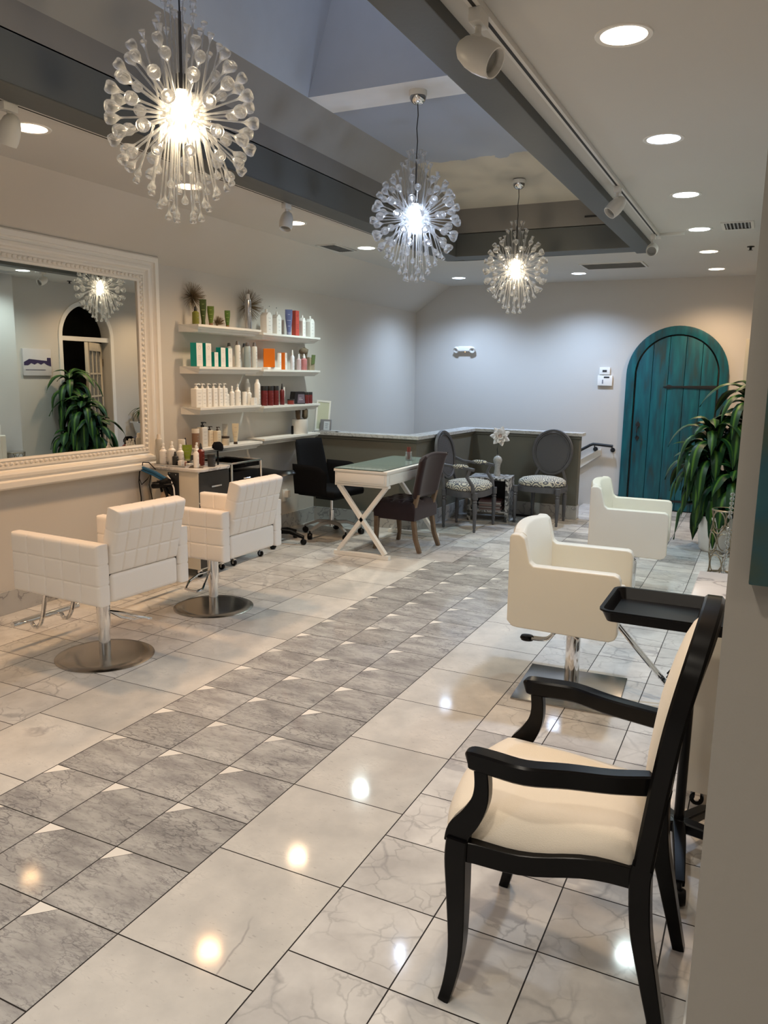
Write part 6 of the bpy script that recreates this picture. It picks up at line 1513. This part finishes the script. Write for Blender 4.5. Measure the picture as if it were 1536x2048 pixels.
b = MB(); b.tube([(1.325, 4.93, .72), (1.309, 4.93, .02)], .0015, 5); part(b, 'wire', M_champ, t)
b = MB(); b.lathe([(0, 0), (.05, 0), (.05, .008), (.004, .012), (.004, .02), (0, .02)], (1.309, 4.93, 0), n=20); part(b, 'foot', M_champ, t)

# ================================================================== RIGHT SIDE AS SEEN IN THE MIRROR
# arch casing
b = MB(); O = arch(ACY, AHW+.06, 0, AZS); I = arch(ACY, AHW, 0, AZS)
b.rings([[(XR-.02, *o_), (XR, *o_), (XR, *i_), (XR-.02, *i_)] for o_, i_ in zip(O, I)]); struct(b, 'trim_arch_casing', M_white, bevel=.003)
b = MB(); b.box(XR+.02, XR+.12, ACY-AHW, ACY+AHW, 1.93, 1.99); struct(b, 'trim_transom_bar', M_white)
b = MB()
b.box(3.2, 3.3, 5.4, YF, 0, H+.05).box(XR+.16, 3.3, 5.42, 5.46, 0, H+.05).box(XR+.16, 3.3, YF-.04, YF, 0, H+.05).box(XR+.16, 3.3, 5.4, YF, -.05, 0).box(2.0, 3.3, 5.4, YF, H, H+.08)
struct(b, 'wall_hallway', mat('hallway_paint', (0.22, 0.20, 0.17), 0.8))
t = bpy.data.objects.new('door_2', None); col.objects.link(t); t.location = (XR+.13, ACY+AHW-.02, 0); t.rotation_euler = (0, 0, R(-32)); t['kind'] = 'structure'
dw = AHW*2-.06
Mdoor = mat('pale_door_wood', (0.50, 0.44, 0.34), 0.5)
b = MB(); st = .09
b.box(0, .04, -st, 0, .01, 1.91).box(0, .04, -dw, -dw+st, .01, 1.91).box(0, .04, -dw+st, -st, .01, .25).box(0, .04, -dw+st, -st, 1.80, 1.91)
for k in (1, 2): yk = -st-(dw-2*st)*k/3; b.box(.008, .032, yk-.012, yk+.012, .25, 1.80)
for k in range(1, 5): zk = .25+1.55*k/5; b.box(.008, .032, -dw+st, -st, zk-.012, zk+.012)
b.build('door_frame', Mdoor, t, bevel=.002)
b = MB(); b.box(.018, .022, -dw+st, -st, .25, 1.80); b.build('door_glass', M_glass, t)
b = MB()
for z_ in (.25, .95, 1.65): b.box(-.006, .0, -.03, .01, z_-.05, z_+.05)
b.build('door_hinge', M_gold, t)
# bridge picture on the wall left of the arch
t = thing('bridge_picture', 'unframed pale canvas of a dark bridge, seen in the mirror', 'picture', (XR, 5.92, 1.47), world=True)
b = MB(); b.box(XR-.025, XR, 5.66, 6.10, 1.46, 1.80); part(b, 'canvas', mat('pale_canvas', (0.60, 0.58, 0.58), 0.7), t, bevel=.002)
b = MB(); b.prism([(5.67, 1.63), (5.75, 1.67), (5.95, 1.655), (6.03, 1.65), (6.03, 1.69), (6.09, 1.69), (6.09, 1.58), (6.02, 1.60), (5.98, 1.625), (5.93, 1.60), (5.88, 1.625), (5.83, 1.60), (5.78, 1.62), (5.73, 1.59), (5.67, 1.59)], 'x', XR-.028, XR-.0245); b.box(XR-.0275, XR-.0245, 5.69, 6.0, 1.53, 1.536); part(b, 'bridge', mat('violet_ink', (0.03, 0.02, 0.07), 0.7), t, smooth=False)
# white framed station mirror on the pier, its corner shows in the left mirror
t = thing('station_mirror', 'white framed styling mirror on the pier, corner seen in the mirror', 'mirror', (1.40, 5.0, .35), world=True)
b = MB(); x_ = 1.40
for (y0_, y1_, z0_, z1_) in ((4.56, 5.13, .80, .87), (4.56, 5.13, .35, .42), (4.56, 4.63, .42, .80), (5.06, 5.13, .42, .80)): b.box(x_-.03, x_-.001, y0_, y1_, z0_, z1_)
part(b, 'frame', M_white, t, smooth=False)
b = MB(); b.box(x_-.012, x_-.004, 4.63, 5.06, .42, .80); part(b, 'mirror_glass', M_mirror, t, smooth=False)
# sprinkler on the ceiling
t = thing('sprinkler', 'small dark sprinkler head in the ceiling, seen in the mirror', 'sprinkler', (1.25, 6.2, H))
b = MB(); b.lathe([(0, 0), (.03, 0), (.03, -.006), (.01, -.01), (.01, -.03), (.022, -.032), (0, -.035)], n=16); part(b, 'sprinkler_head', M_iron, t)
